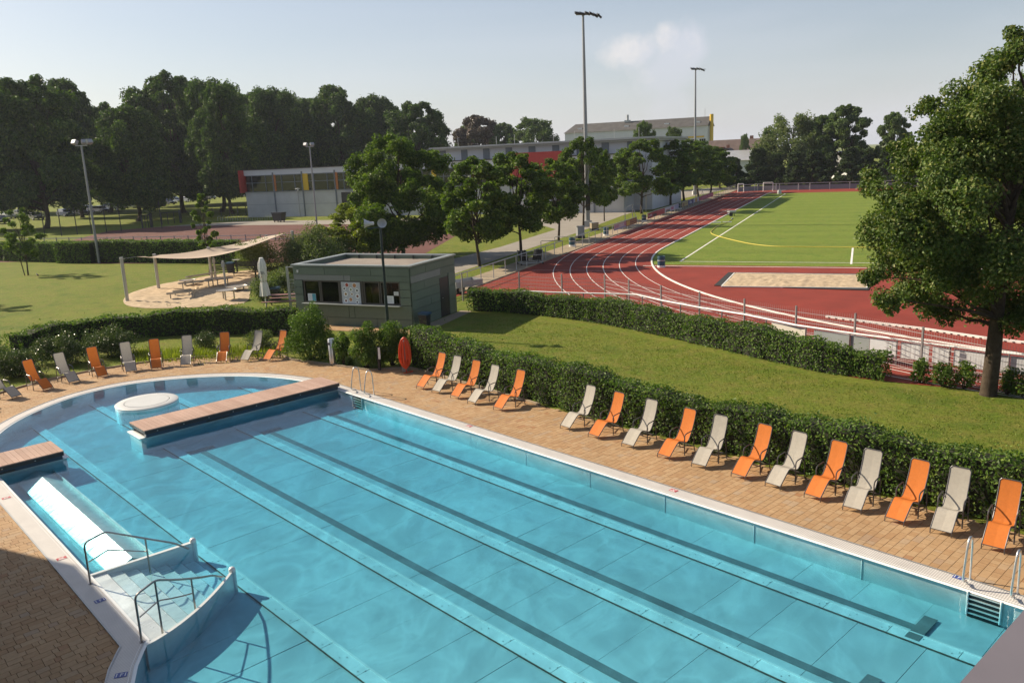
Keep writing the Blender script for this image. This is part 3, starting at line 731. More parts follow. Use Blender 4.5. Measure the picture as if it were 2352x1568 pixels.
def make_lounger(kind):
    t = thing('lounger', None, 'lounger'); hw = .20
    Lp_ = [(-hw, y, z) for y, z in prof]; Rp = [(hw, y, z) for y, z in prof]; n = len(prof)
    Ml = [(0, y, z - (.012 if 2 < i < n - 2 else 0)) for i, (y, z) in enumerate(prof)]
    top = prof[-1]
    m = MB(); m.strip(Lp_, Ml); m.strip(Ml, Rp)
    m.add([(-hw, *top), (hw, *top), (hw - .035, top[0] + .006, top[1] + .035), (-hw + .035, top[0] + .006, top[1] + .035)], [(0, 1, 2, 3)])
    m.build('fabric', MT[kind], t, smooth=True)
    for s_ in (-1, 1):
        x = s_ * (hw + .008)
        MB().tube([(x, y, z - .008) for y, z in prof[::2]] + [(s_ * (hw - .03), top[0] + .008, top[1] + .04)], .013, 6).build('side_tube', MT['frame'], t, smooth=True)
        MB().tube([(x, .005, .11), (x, .0, 0)], .011, 6).build('foot', MT['frame'], t)
        xa = s_ * (hw + .055)
        MB().tube(fillet([(xa, .60, 0), (xa, .60, .60), (xa, .98, .64), (xa, 1.03, .16), (xa, .58, .29)], .10, 5), .0155, 7).build('armrest', MT['frame'], t, smooth=True)
        MB().tube([(xa, .94, .50), (x, .92, .52)], .012, 6).build('hinge', MT['frame'], t)
        MB().tube([(xa, 1.02, .16), (xa, 1.06, .0)], .0145, 6).build('rear_leg', MT['frame'], t)
    MB().tube([(-hw - .055, 1.02, .16), (hw + .055, 1.02, .16)], .013, 6).build('rear_bar', MT['frame'], t)
    MB().tube([(-hw - .055, .60, .22), (hw + .055, .60, .22)], .013, 6).build('cross_bar', MT['frame'], t)
    MB().tube([(-hw, .005, .105), (hw, .005, .105)], .010, 6).build('foot_bar', MT['frame'], t)
    MB().tube([(-hw + .03, top[0] + .008, top[1] + .04), (hw - .03, top[0] + .008, top[1] + .04)], .012, 6).build('top_bar', MT['frame'], t)
    return t
proto = {}
rng = random.Random(5)
def lounger(kind, loc, rz, label, group):
    if kind not in proto: t = proto[kind] = make_lounger(kind)
    else: t = copy_tree(proto[kind])
    t.location = loc; t.rotation_euler = (0, 0, rz); t['label'] = label; t['group'] = group; return t
OR, GY = 'f_orange', 'f_grey'
feet = [((962, 890), OR), ((1000, 899), GY), ((1043, 911), OR), ((1084, 923), GY), ((1134, 940), OR), ((1284, 984), GY), ((1350, 1003), OR), ((1424, 1026), GY), ((1508, 1050), OR), ((1586, 1072), GY), ((1673, 1097), OR), ((1753, 1118), GY), ((1841, 1145), OR), ((1934, 1171), GY), ((2030, 1197), OR), ((2136, 1222), GY), ((2258, 1254), OR)]
for (x, y), kd in feet:
    p = G(x, y); q = UV(toUV(p)[0] + .21, 17.40 + rng.uniform(-.05, .05))
    lounger(kd, tuple(q), PA + R(rng.uniform(-4.5, 4.5)), ('orange' if kd == OR else 'pale grey') + ' mesh fabric lounger in the straight row along the clipped hedge', 'loungers in the row along the clipped hedge, ' + ('orange' if kd == OR else 'grey'))
# rounded end: centre of each front edge, facing the pool
arc = [((-14, 940), OR), ((40, 915), GY), ((112, 897), OR), ((172, 881), GY), ((237, 868), OR), ((303, 857), GY), ((361, 850), OR), ((427, 842), GY), ((509, 834), OR), ((561, 831), GY), ((612, 830), OR)]
cc = UV(-29.2, 9.8)
for (x, y), kd in arc:
    p = G(x, y); d = (p - cc); a = math.atan2(d.y, d.x) - math.pi / 2
    if x > 500: a = math.atan2(d.y, d.x) - math.pi / 2 + R({509: 6, 561: -14, 612: -14}.get(x, 0))
    lounger(kd, tuple(p), a, ('orange' if kd == OR else 'pale grey') + " mesh fabric lounger facing the pool's rounded end", 'loungers around the rounded pool end, ' + ('orange' if kd == OR else 'grey'))
# ------------------------------------------------------------------ hose coil on its post
b = G(936, 853)
t = thing('hose_post', 'grey post carrying the orange hose coil beside the hedge', 'post', tuple(b))
MB().box((-.12, .10, .60), (.20, .14, 1.20)).build('column', MT['pole'], t); MB().tube([(-.03, .05, 1.28), (-.03, -.34, 1.34)], .025, 8).box((-.06, .10, 1.26), (.10, .06, .16)).build('hook', MT['galv'], t)
MT['hose'] = simple('orange_hose', (.72, .075, .022), .42, 0, .08, 6)
t = thing('hose', 'bright orange garden hose hung in long loops on its post', 'hose', tuple(b))
rg = random.Random(2)
for i in range(26):
    w_ = rg.uniform(.05, .27); zb = rg.uniform(.16, .50); zt = rg.uniform(1.36, 1.46); y = -.05 - i * .010; x0 = -.03 + rg.uniform(-.015, .015)
    pts = []
    for k in range(25):
        a = 2 * math.pi * k / 24; s_ = math.sin(a); c_ = math.cos(a)
        pts.append((x0 + w_ * s_ * (.75 + .25 * (1 - c_) / 2), y + .012 * s_, (zt + zb) / 2 + (zt - zb) / 2 * c_))
    MB().tube(pts, .018, 7).build('loop', MT['hose'], t, smooth=True)
pts = [(x, y, .014) for x, y in ((-.03, -.1), (.1, -.16), (.22, -.1), (.18, .02), (.02, -.22), (-.12, -.3))]
MB().tube(smooth_path([(-.02, -.08, .3)] + pts, 5), .018, 7).build('loose_end', MT['hose'], t, smooth=True)
# steel pillar bin and shower/light post
b = G(765, 837)
t = thing('ash_bin', 'brushed steel pillar bin with a dark slot in front of the bushes', 'bin', tuple(b), R(-30))
m = MB(); m.lathe([(.14, 0), (.14, 1.10), (.12, 1.13), (.001, 1.13)], n=28); m.build('body', MT['steel'], t, smooth=True)
m = MB(); m.box((-.03, -.131, .93), (.15, .03, .10)); m.build('slot', MT['black'], t); MB().lathe([(.145, 0), (.145, .04)], n=28).build('foot_ring', MT['dark'], t)
b = G(873, 850)
t = thing('light_post', 'low dark post with a pale panel among the bushes', 'post', tuple(b), R(-20))
MB().box((-.03, .02, .45), (.10, .08, 1.06)).build('post', MT['dark'], t); MB().box((.04, -.035, .72), (.09, .03, .48)).build('panel', MT['white'], t)
# cover plate in the paving
b = G(668 + 20, 834)
# ------------------------------------------------------------------ terrace the camera stands on
MT['parapet'] = simple('parapet_metal', (.20, .18, .20), .5, .3, .08, 3)
MT['render'] = simple('rendered_wall', (.45, .43, .40), .9, 0, .08, 1)
tb = thing('terrace_building', 'pool building with a roof terrace and a grey metal parapet', 'building', (0, -4, 0))
p0 = Vector((.73, 1.22, 7.3)); p1 = Vector((.98, 1.44, 7.3)); dd = (p1 - p0).normalized(); nn = Vector((dd.y, -dd.x, 0))
def bpz(a, b): return p0 + dd * a + nn * b
m = MB(); m.prism([tuple(bpz(-.75, 0)[:2]), tuple(bpz(4.5, 0)[:2]), tuple(bpz(4.5, .42)[:2]), tuple(bpz(-.75, .42)[:2])], 7.26, 7.30); m.build('parapet_cap', MT['parapet'], tb, world=True)
m = MB(); m.prism([tuple(bpz(-.7, .04)[:2]), tuple(bpz(4.45, .04)[:2]), tuple(bpz(4.45, .38)[:2]), tuple(bpz(-.7, .38)[:2])], 0, 7.26); m.build('parapet_wall', MT['render'], tb, world=True)
m = MB(); m.box((3.2, -4.2, 3.2), (9, 8.2, 6.4)); m.build('wall', MT['render'], tb, world=True)
# wing whose roof edge throws the shade onto the paving at the lower left
hz_ = 9.0
P_ = [UV(-31.6, -1.24), UV(-2.5, -1.24), UV(-2.5, -13), UV(-31.6, -13)]
wg = thing('side_wing', 'flat roofed wing of the pool building beside the paved terrace', 'building', tuple((P_[0] + P_[2]) / 2))
m = MB(); m.prism([tuple(p[:2]) for p in P_], 0, hz_ - .3); m.build('wall', MT['render'], wg, world=True)
m = MB(); m.prism([tuple(p[:2]) for p in P_], hz_ - .298, hz_); m.build('roof_edge', MT['parapet'], wg, world=True)
for u_ in np.arange(-30, -4, 3.2):
    w_ = MB().box(UV(u_, -1.22, 2.4), (1.8, .08, 2.6), PA).build('window', MT['parapet'], wg, world=True); m = MB(); m.box(UV(u_, -1.17, 2.4), (1.6, .04, 2.4), PA); m.build('pane', MT['glass'], w_, world=True)
# ================================================================== PLANTS
MT['l_belt'] = leafmat('leaf_belt', [(0, (.028, .058, .016)), (.5, (.055, .102, .024)), (.85, (.095, .155, .034)), (1, (.150, .210, .050))], .30, .6)
MT['l_street'] = leafmat('leaf_street', [(0, (.050, .092, .016)), (.5, (.090, .150, .025)), (.85, (.140, .205, .034)), (1, (.21, .26, .055))], .40, .55)
MT['l_near'] = leafmat('leaf_near', [(0, (.048, .088, .016)), (.45, (.080, .132, .025)), (.8, (.135, .185, .042)), (1, (.25, .25, .078))], .30, .55)
MT['l_hedge'] = leafmat('leaf_hedge', [(0, (.048, .098, .016)), (.5, (.090, .160, .026)), (.85, (.145, .225, .040)), (1, (.23, .30, .070))], .36, .5)
MT['l_shrub'] = leafmat('leaf_shrub', [(0, (.040, .070, .022)), (.5, (.070, .110, .034)), (.90, (.12, .16, .05)), (.94, (.30, .28, .22)), (1, (.45, .42, .34))], .22, .3)
MT['l_grey'] = leafmat('leaf_grey', [(0, (.085, .125, .045)), (.5, (.130, .175, .068)), (1, (.22, .25, .115))], .35, .6)
MT['l_lime'] = leafmat('leaf_lime', [(0, (.110, .150, .020)), (.5, (.190, .230, .030)), (1, (.32, .34, .06))], .40)
MT['l_far'] = leafmat('leaf_far', [(0, (.060, .105, .032)), (.5, (.095, .150, .046)), (1, (.17, .22, .078))], .28, .6)
MT['l_purple'] = leafmat('leaf_purple', [(0, (.085, .062, .060)), (.5, (.125, .092, .085)), (1, (.18, .14, .12))], .15)
MT['l_dark'] = leafmat('leaf_conifer', [(0, (.022, .045, .014)), (.5, (.040, .072, .020)), (1, (.080, .120, .034))], .2, .6)
MT['bed'] = MT['soil']
def leaf_quads(rg, P, Nr, size, aspect=.58, fold=.18):
    n = len(P)
    Nr = Nr / (np.linalg.norm(Nr, axis=1, keepdims=True) + 1e-9)
    T = rg.normal(size=(n, 3)); T -= Nr * (T * Nr).sum(1, keepdims=True); T /= np.linalg.norm(T, axis=1, keepdims=True) + 1e-9
    B = np.cross(Nr, T); s = size[:, None]
    a = P - T * s * .5; c = P + T * s * .5; up = Nr * s * fold
    b = P + B * s * aspect * .5 + up - T * s * .06; d = P - B * s * aspect * .5 + up - T * s * .06
    V = np.stack([a, b, c, d], 1).reshape(-1, 3); Q = np.arange(4 * n).reshape(n, 4)
    return V, Q
def crown_pts(rg, blobs, n, shell=.40):
    sub_ = []
    for b_ in blobs:                                   # break each mass of leaves into tufts
        for _ in range(9):
            d_ = rg.normal(size=3); d_ /= np.linalg.norm(d_); d_[2] = d_[2] * .8 + .1; r_ = b_[3] * rg.uniform(.38, .62); k_ = b_[3] * rg.uniform(.25, .78)
            sub_.append((b_[0] + d_[0] * k_, b_[1] + d_[1] * k_, max(b_[2] + d_[2] * k_ * (b_[4] if len(b_) > 4 else .8), r_ * .5), r_, b_[4] if len(b_) > 4 else .8))
    B = np.array(sub_); wgt = B[:, 3] ** 2; wgt /= wgt.sum(); i = rg.choice(len(B), n, p=wgt)
    D = rg.normal(size=(n, 3)); D /= np.linalg.norm(D, axis=1, keepdims=True)
    r = (shell + (1 - shell) * rg.random(n) ** .55) * (1 + .10 * rg.normal(size=n))
    sq = B[i, 4][:, None] if B.shape[1] > 4 else .8
    off = D * (B[i, 3] * r)[:, None]; off[:, 2:3] *= sq
    P = B[i, :3] + off
    Nr = D * .7 + rg.normal(size=(n, 3)) * .55 + np.array([0, 0, .35])
    return P, Nr
def limb(mb, a, b, r0, r1, rg, n=5, wob=.06):
    a = np.array(a, float); b = np.array(b, float); L = np.linalg.norm(b - a); pts = []; rs = []
    for k in range(n + 1):
        t = k / n; p = a + (b - a) * t + rg.normal(size=3) * wob * L * .5 * math.sin(math.pi * t); p[2] += .06 * L * math.sin(math.pi * t) * .5
        pts.append(tuple(p)); rs.append(r0 + (r1 - r0) * t)
    mb.tube(pts, rs, 7); return pts
def make_tree(seed, name, h, clear, rx, blobs_n, leaves, lsize, mat, trunk_r, profile='oval', low=.0, droop=0.0, taper_top=.35):
    """prototype tree with its foot at the origin"""
    rg = np.random.default_rng(seed); t = thing(name); mb = MB(); blobs = []
    ch = h - clear
    for k in range(blobs_n):
        q = (k + .5) / blobs_n; z = clear + ch * (.06 + .90 * q)
        if profile == 'oval': pr = math.sin(math.pi * (.16 + .80 * q)) ** .75
        elif profile == 'dome': pr = (1 - max(0, q - .35) ** 2 / .46) ** .5 if q > .35 else .82 + .18 * q / .35
        else: pr = 1.02 - .88 * q
        a = k * 2.399 + rg.normal() * .35; rad = rx * pr * math.sqrt(rg.uniform(.12, .80))
        br = rx * (.20 + .20 * rg.random()) * (1 - taper_top * q)
        blobs.append((rad * math.cos(a), rad * math.sin(a), min(z, h - br * .75), br, .80 + .2 * rg.random()))
    tp = [(0, 0, -.15), (0, 0, .1), (rg.normal() * .02 * h, rg.normal() * .02 * h, clear * .8 + .2), (rg.normal() * .02 * h, rg.normal() * .02 * h, clear + ch * .45), (rg.normal() * .02 * h, rg.normal() * .02 * h, clear + ch * .82)]
    mb.tube(smooth_path(tp, 4), [trunk_r * f for f in np.interp(np.linspace(0, 1, 17), [0, .06, .3, .7, 1], [1.5, 1.1, .9, .5, .1])], 9)
    for bl in blobs[::max(1, blobs_n // 16)]:
        z0 = clear * .75 + (bl[2] - clear) * .45; limb(mb, (0, 0, max(.4 * clear, z0)), (bl[0] * .85, bl[1] * .85, bl[2]), trunk_r * .34, trunk_r * .05, rg)
    mb.build('trunk', MT['bark'], t, smooth=True)
    P, Nr = crown_pts(rg, blobs, leaves)
    if droop: P[:, 2] -= droop * rg.random(len(P)) ** 2
    size = lsize * rg.uniform(.65, 1.35, len(P)); V, Q = leaf_quads(rg, P, Nr, size)
    fast_quads('crown', V, Q, mat, t); return t
TREE = {}
TREE['beltA'] = make_tree(1, 'broadleaf_tree', 25, 3.2, 9.6, 70, 60000, .62, MT['l_belt'], .55, 'dome')
TREE['beltB'] = make_tree(2, 'broadleaf_tree', 25, 3.4, 9.2, 64, 58000, .62, MT['l_belt'], .50, 'oval')
TREE['beltC'] = make_tree(3, 'broadleaf_tree', 25, 3.0, 9.8, 72, 60000, .60, MT['l_belt'], .6, 'dome', taper_top=.2)
TREE['streetA'] = make_tree(4, 'street_tree', 8.6, 2.1, 2.9, 30, 19000, .25, MT['l_street'], .13, 'oval')
TREE['streetB'] = make_tree(5, 'street_tree', 8.6, 2.0, 3.1, 34, 19000, .25, MT['l_street'], .13, 'dome')
TREE['maple'] = make_tree(6, 'maple_tree', 10.7, .7, 5.0, 70, 52000, .26, MT['l_street'], .22, 'oval', taper_top=.55)
TREE['farA'] = make_tree(7, 'distant_tree', 16, 2.0, 6.8, 44, 24000, .50, MT['l_far'], .4, 'dome')
TREE['farB'] = make_tree(8, 'distant_tree', 16, 3.0, 5.2, 40, 24000, .50, MT['l_far'], .4, 'oval')
TREE['willow'] = make_tree(9, 'willow_tree', 13, 1.5, 6.8, 46, 26000, .42, MT['l_grey'], .4, 'dome', droop=2.2)
TREE['cypress'] = make_tree(10, 'conifer_tree', 8, .3, 2.9, 34, 15000, .34, MT['l_dark'], .2, 'cone', taper_top=.3)
TREE['young'] = make_tree(11, 'young_tree', 5.9, 1.5, 1.75, 22, 5200, .17, MT['l_street'], .07, 'oval')
TREE['slim'] = make_tree(12, 'sapling_tree', 6.3, 1.8, .85, 22, 3600, .20, MT['l_street'], .045, 'oval')
TREE['lime'] = make_tree(13, 'golden_tree', 4.6, .6, 2.2, 24, 8500, .20, MT['l_lime'], .07, 'oval')
used = set()
def plant(kind, loc, height, label, cat='tree', group=None, rz=None, wide=1.0, mat=None):
    t = TREE[kind]
    if kind in used: t = copy_tree(t)
    else: used.add(kind)
    H0 = {'beltA': 25, 'beltB': 25, 'beltC': 25, 'streetA': 8.6, 'streetB': 8.6, 'maple': 10.7, 'farA': 16, 'farB': 16, 'willow': 13, 'cypress': 8, 'young': 5.9, 'slim': 6.3, 'lime': 4.6}[kind]
    s_ = height / H0; t.location = (loc[0], loc[1], 0); t.scale = (s_ * wide, s_ * wide, s_); t.rotation_euler = (0, 0, rz if rz is not None else (loc[0] * 7.3 + loc[1] * 3.1) % 6.28)
    tag(t, label, cat, group)
    for ch in t.children:
        if ch.name.startswith('crown'):
            m0 = ch.data.materials[0]; ch.material_slots[0].link = 'OBJECT'; ch.material_slots[0].material = mat or m0
    return t
# --- tall belt behind the car park lawn (foot pixel, top pixel)
GB = 'tall trees in the belt behind the court'
belt = [('beltB', (-38, 530), 172, 1.0, 'tall dark tree at the open end of the belt, beyond the young staked tree'),
        ('beltA', (108, 525), 176, .95, 'tall dark tree with the thickest trunk, in front of the parked cars'),
        ('beltB', (190, 500), 182, .80, 'tall dark tree with a rounded pale top rising behind the floodlight'),
        ('beltC', (320, 508), 246, .95, 'lower dark tree with a leaning trunk next to the white van'),
        ('beltA', (422, 489), 168, .95, 'tallest dark dome shaped tree, standing behind the sapling'),
        ('beltC', (510, 487), 186, .85, 'tall dark tree with the nearer of two close trunks by the hall end'),
        ('beltB', (535, 492), 196, .80, 'tall dark tree touching the red corner of the hall'),
        ('beltC', (640, 470), 205, .85, 'tall dark tree rising behind the striped hall windows'),
        ('beltA', (700, 462), 228, .80, 'dark tree behind the hall roof beside the twin floodlight'),
        ('beltB', (785, 458), 197, .95, 'tall dark tree with a broad rounded top behind the hall roof'),
        ('beltC', (870, 452), 222, .85, 'dark tree behind the hall where the roof steps up'),
        ('beltA', (965, 455), 232, .95, 'dark dome shaped tree at the end of the belt above the white hall roof'),
        ('beltC', (45, 492), 196, 1.0, 'dark tree in the back row behind the thickest trunk'), ('beltA', (255, 488), 238, 1.0, 'dark tree in the back row filling the dip behind the floodlight'), ('beltB', (375, 474), 215, 1.0, 'dark tree in the back row behind the leaning trunk'), ('beltC', (465, 470), 205, 1.0, 'dark tree in the back row between the two tallest crowns'), ('beltA', (580, 468), 210, 1.0, 'dark tree in the back row above the red hall corner'), ('beltB', (745, 452), 226, 1.0, 'dark tree in the back row beside the broad rounded top'), ('beltA', (900, 450), 240, 1.0, 'dark tree in the back row near the end of the belt'), ('beltC', (665, 455), 222, 1.0, 'dark tree in the back row behind the hall windows')]
for kd, (x, y), ty, wd, lb in belt:
    p = G(x, y); plant(kd, p, hgt(p, ty), lb, 'tree', GB, None, wd)
# --- beyond the hall
for kd, (x, y), ty, wd, lb, mt in [('farB', (1105, 430), 262, 1.2, 'purple brown beech beyond the white hall roof', MT['l_purple']), ('farA', (1085, 428), 285, .9, 'green tree below the purple beech beyond the hall', None), ('farA', (1225, 428), 272, 1.1, 'bushy green tree beside the grey roofed school', None), ('farB', (1165, 428), 280, .9, 'green tree between the purple beech and the bushy tree', None), ('farA', (1480, 440), 279, .55, 'light green tree in front of the grey school roof', None), ('farA', (1545, 437), 292, .5, 'light green tree below the school roof vent', None),
                                   ('willow', (1815, 425), 258, 1.0, 'pale weeping willow behind the clipped conifer screen', None), ('farB', (1940, 424), 238, 1.05, 'tall rounded tree beside the weeping willow', None), ('farB', (1880, 424), 262, .8, 'green tree squeezed between the willow and the tall rounded tree', None), ('farA', (1710, 410), 308, .35, 'small distant tree above the brown house roof', None), ('farB', (2045, 424), 255, .8, 'hazy tree half hidden behind the big maple crown', None), ('farA', (1765, 427), 300, .45, 'dark edged tree in front of the willow', MT['l_belt'])]:
    p = G(x, y); plant(kd, p, hgt(p, ty), lb, 'tree', None, None, wd, mt)
for i, (x, y, ty, wd) in enumerate([(1655, 432, 352, 1.3), (1690, 431, 362, 1.1), (1738, 430, 340, 1.4), (1782, 429, 352, 1.2), (1823, 429, 348, 1.2), (1865, 428, 344, 1.3), (1905, 427, 350, 1.2), (1948, 427, 338, 1.3), (1990, 426, 340, 1.3), (2040, 426, 335, 1.4), (2095, 425, 335, 1.4)]):
    p = G(x, y); plant('cypress', p, hgt(p, ty), 'dark conifer in the clipped screen behind the far end of the pitch', 'tree', 'conifers in the far screen', i * 1.3, wd)
# --- avenue beside the path
av = [('streetA', (1102, 612), 360, 1.15, 'slender street tree on the grass nearest the kiosk'), ('streetB', (1197, 590), 345, 1.15, 'street tree behind the trolley of plastic chairs'), ('streetA', (1283, 553), 364, 1.15, 'street tree on the grass between the path and the railing corner'), ('streetB', (1340, 522), 312, .9, 'dark street tree wrapped around the foot of the tall floodlight mast'),
      ('streetB', (1473, 491), 318, 1.35, 'street tree behind the red banner on the railing'), ('streetA', (1540, 472), 322, 1.4, 'street tree behind the white and green banner'), ('streetB', (1571, 461), 318, 1.5, 'street tree behind the olive banner'), ('streetA', (1604, 453), 325, 1.5, 'street tree by the second goal frame'), ('streetB', (1632, 447), 335, 1.5, 'street tree at the far end of the avenue'), ('streetA', (1388, 508), 345, .7, 'thin dark street tree beside the flag pole')]
for kd, (x, y), ty, wd, lb in av:
    p = G(x, y); plant(kd, p, hgt(p, ty), lb, 'tree', 'street trees along the path', None, wd)
p = G(925, 592); plant('maple', p, hgt(p, 306), 'big bushy maple with leaves to the ground behind the kiosk', 'tree', None, 1.9, 1.08)
p = G(822, 600); plant('lime', p, hgt(p, 468), 'yellow green leaved small tree behind the kiosk', 'tree', None, .4, 1.35)
p = G(65, 632); plant('young', p, hgt(p, 476), 'young tree with a wooden stake on the left lawn', 'tree', None, .3)
plant('young', G(-190, 700), 7.2, 'young tree standing alone at the side of the left lawn', 'tree', None, 2.3)
p = G(481, 632); plant('slim', p, hgt(p, 441), 'very slim sapling in front of the clipped back hedge', 'tree', None, .8)
b = G(65, 632); t = thing('tree_stake', 'leaning wooden stake tied to the young tree on the left lawn', 'stake', tuple(b)); MB().tube([(-.25, -.1, 0), (-.42, -.1, 1.5)], .045, 6).build('pole', MT['bark'], t); MB().tube([(-.38, -.1, 1.2), (-.05, 0, 1.25)], .02, 5).build('strap', MT['black'], t)
# --- big near tree
def near_tree():
    rg = np.random.default_rng(21); b = G(2270, 907); t = thing('maple_tree', 'large maple with a thick dark trunk beside the mesh fence', 'tree', tuple(b)); mb = MB()
    mb.tube(smooth_path([(0, 0, -.2), (0, 0, .15), (.05, 0, 1.6), (.10, .05, 3.0), (.25, .1, 5.2), (.5, .1, 8.2), (.6, .1, 10.6)], 4), [.36, .31, .28, .27, .25, .245, .24, .235, .23, .22, .21, .20, .19, .17, .15, .13, .11, .10, .09, .08, .07, .06, .05, .04, .03], 12)
    blobs = []
    right = Vector((G(2400, 907) - b)).normalized(); depth = Vector((-right.y, right.x, 0))
    px = 62.0
    spec = [(2010, 640, 38, -.6), (2060, 600, 60, .5), (2045, 690, 40, -1.2), (2110, 660, 62, 0), (2120, 560, 85, -.8), (2030, 520, 62, .4), (1995, 425, 40, .2), (2050, 440, 58, -.5), (2130, 460, 90, .8), (2100, 370, 62, 0), (2065, 340, 36, .5), (2180, 380, 85, -1.0), (2190, 280, 62, .3), (2130, 250, 36, .6), (2240, 230, 66, .8), (2270, 160, 58, 0), (2320, 130, 52, -.5), (2300, 230, 70, -1.2), (2240, 330, 85, 1.2), (2290, 350, 90, -.6), (2230, 460, 95, -1.6), (2220, 560, 95, 1.2), (2200, 650, 78, -.6), (2160, 720, 48, .5), (2300, 470, 100, .8), (2300, 600, 95, -1.0), (2290, 700, 70, .9), (2340, 740, 48, -.3), (2390, 200, 70, .3), (2400, 330, 95, -.3), (2410, 460, 105, 1.3), (2420, 590, 100, -1.3), (2390, 690, 75, .2), (2200, 330, 80, .2), (2160, 300, 55, -.3), (2330, 300, 90, .5), (2265, 275, 80, -.4), (2150, 620, 70, .9), (2080, 500, 75, -1.0), (2480, 400, 100, .2), (2500, 530, 100, -.4), (2490, 650, 80, .5), (2440, 260, 75, .9), (2340, 80, 36, 0)]
    for x, y, r, dd in spec:
        base = b + depth * (dd * 1.5)
        # find the point above the line 'base + right*s' seen at this pixel
        d = ray(x, y); nrm = np.array([depth.x, depth.y]); tt = (np.array([base.x, base.y]) @ nrm) / (d[:2] @ nrm)
        P = np.array([0, 0, CAM_H]) + d * tt; blobs.append((P[0] - b.x, P[1] - b.y, P[2], r / px * (tt * F_PX / 30.3) * 1.02, .9))
    for i, bl in enumerate(blobs):
        z0 = min(bl[2] * .72, 7.5); limb(mb, (.15 * z0 / 5, 0, max(2.3, z0)), (bl[0] * .9, bl[1] * .9, bl[2]), .075, .012, rg, 6)
    mb.build('trunk', MT['bark'], t, smooth=True)
    P, Nr = crown_pts(rg, blobs, 150000, .40); size = .105 * rg.uniform(.6, 1.35, len(P)); V, Q = leaf_quads(rg, P, Nr, size, .75)
    fast_quads('crown', V, Q, MT['l_near'], t)
    return t
near_tree()
# --- hedges
def hedge(name, label, pts, width, height, dens, lsize, mat, seed, cat='hedge', lump=.12, sprig=.10, group=None, base=0.0):
    rg = np.random.default_rng(seed); P = [Vector((p[0], p[1], 0)) for p in pts]; seg = [(b - a).length for a, b in zip(P, P[1:])]; Ltot = sum(seg); cum = np.concatenate([[0], np.cumsum(seg)])
    t = thing(name, label, cat, tuple(P[len(P) // 2]), 0, group); o0 = P[len(P) // 2]
    hs = height if isinstance(height, (list, tuple)) else [height] * len(P)
    def frame(s):
        i = np.clip(np.searchsorted(cum, s, 'right') - 1, 0, len(seg) - 1); f = (s - cum[i]) / np.array(seg)[i]
        A = np.array([p[:2] for p in P]); a = A[i]; b = A[i + 1]; c = a + (b - a) * f[:, None]; d = (b - a) / np.linalg.norm(b - a, axis=1, keepdims=True)
        h = np.array(hs)[i] * (1 - f) + np.array(hs)[i + 1] * f
        return c, d, np.stack([d[:, 1], -d[:, 0]], 1), h
    n = int(Ltot * dens); s = rg.uniform(-.02, 1.02, n) * Ltot
    sc = np.clip(s, 0, Ltot - 1e-4); c, d, nn, h = frame(sc); c = c + d * (s - sc)[:, None] * .6
    hm = float(np.mean(hs)); per = rg.uniform(0, 2 * hm + width, n); side = np.where(per < hm, -1, np.where(per < hm + width, 0, 1))
    q = np.where(side == -1, per / hm, np.where(side == 0, (per - hm) / width, (per - hm - width) / hm))
    lum = lump * (np.sin(s * 2.1 + seed) * .5 + np.sin(s * 5.3 + 1.3 * seed) * .35 + np.sin(s * 0.77 + .4) * .5)
    dep = np.minimum(rg.exponential(.07, n), .3) - .03
    lat = np.where(side == 0, (q - .5) * width, side * (width / 2 + lum * .6 - dep)); z = np.where(side == 0, h + lum - dep, q ** .9 * (h + lum))
    z = z + np.where(side == 0, (rg.random(n) < .10) * rg.exponential(sprig, n), 0) - np.where(side == 0, .5 * np.abs(q - .5) ** 3 * .9, 0); z = np.maximum(z, .04 + base)
    X = np.stack([c[:, 0] + nn[:, 0] * lat - o0.x, c[:, 1] + nn[:, 1] * lat - o0.y, z], 1)
    Nr = np.stack([nn[:, 0] * np.sign(lat) * (side != 0), nn[:, 1] * np.sign(lat) * (side != 0), (side == 0) * 1.0 + .35], 1) * .8 + rg.normal(size=(n, 3)) * .55
    V, Q = leaf_quads(rg, X, Nr, lsize * rg.uniform(.65, 1.35, n), .6)
    fast_quads('foliage', V, Q, mat, t)
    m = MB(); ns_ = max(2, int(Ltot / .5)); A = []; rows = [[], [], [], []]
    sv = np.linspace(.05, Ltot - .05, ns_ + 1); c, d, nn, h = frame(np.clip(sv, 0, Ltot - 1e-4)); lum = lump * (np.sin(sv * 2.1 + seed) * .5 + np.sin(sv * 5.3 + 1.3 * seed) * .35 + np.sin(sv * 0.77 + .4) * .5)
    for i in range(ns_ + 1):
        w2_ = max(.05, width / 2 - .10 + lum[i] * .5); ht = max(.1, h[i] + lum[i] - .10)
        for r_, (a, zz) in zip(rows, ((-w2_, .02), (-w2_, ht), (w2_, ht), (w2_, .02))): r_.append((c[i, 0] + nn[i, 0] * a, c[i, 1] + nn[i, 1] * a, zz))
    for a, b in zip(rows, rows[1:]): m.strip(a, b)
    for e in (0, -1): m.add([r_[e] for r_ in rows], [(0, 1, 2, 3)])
    m.build('shade_core', MT['core'], t, world=True); return t  # solid near-black core added to block light and darken the leaf gaps
def gpts(px): return [G(x, y) for x, y in px]
W = lambda *a: [UV(u, v) for u, v in a]
hedge('clipped_hedge', 'long clipped beech hedge behind the straight row of loungers', W((-27.1, 19.75), (-25.5, 19.58), (-22, 19.40), (-18.5, 19.28), (-14, 19.20), (-10, 19.17), (-6, 19.15), (-2, 19.15), (3, 19.15)), .80, [1.6, 1.52, 1.45, 1.45, 1.3, 1.35, 1.45, 1.55, 1.55], 1500, .085, MT['l_hedge'], 31, sprig=.09)
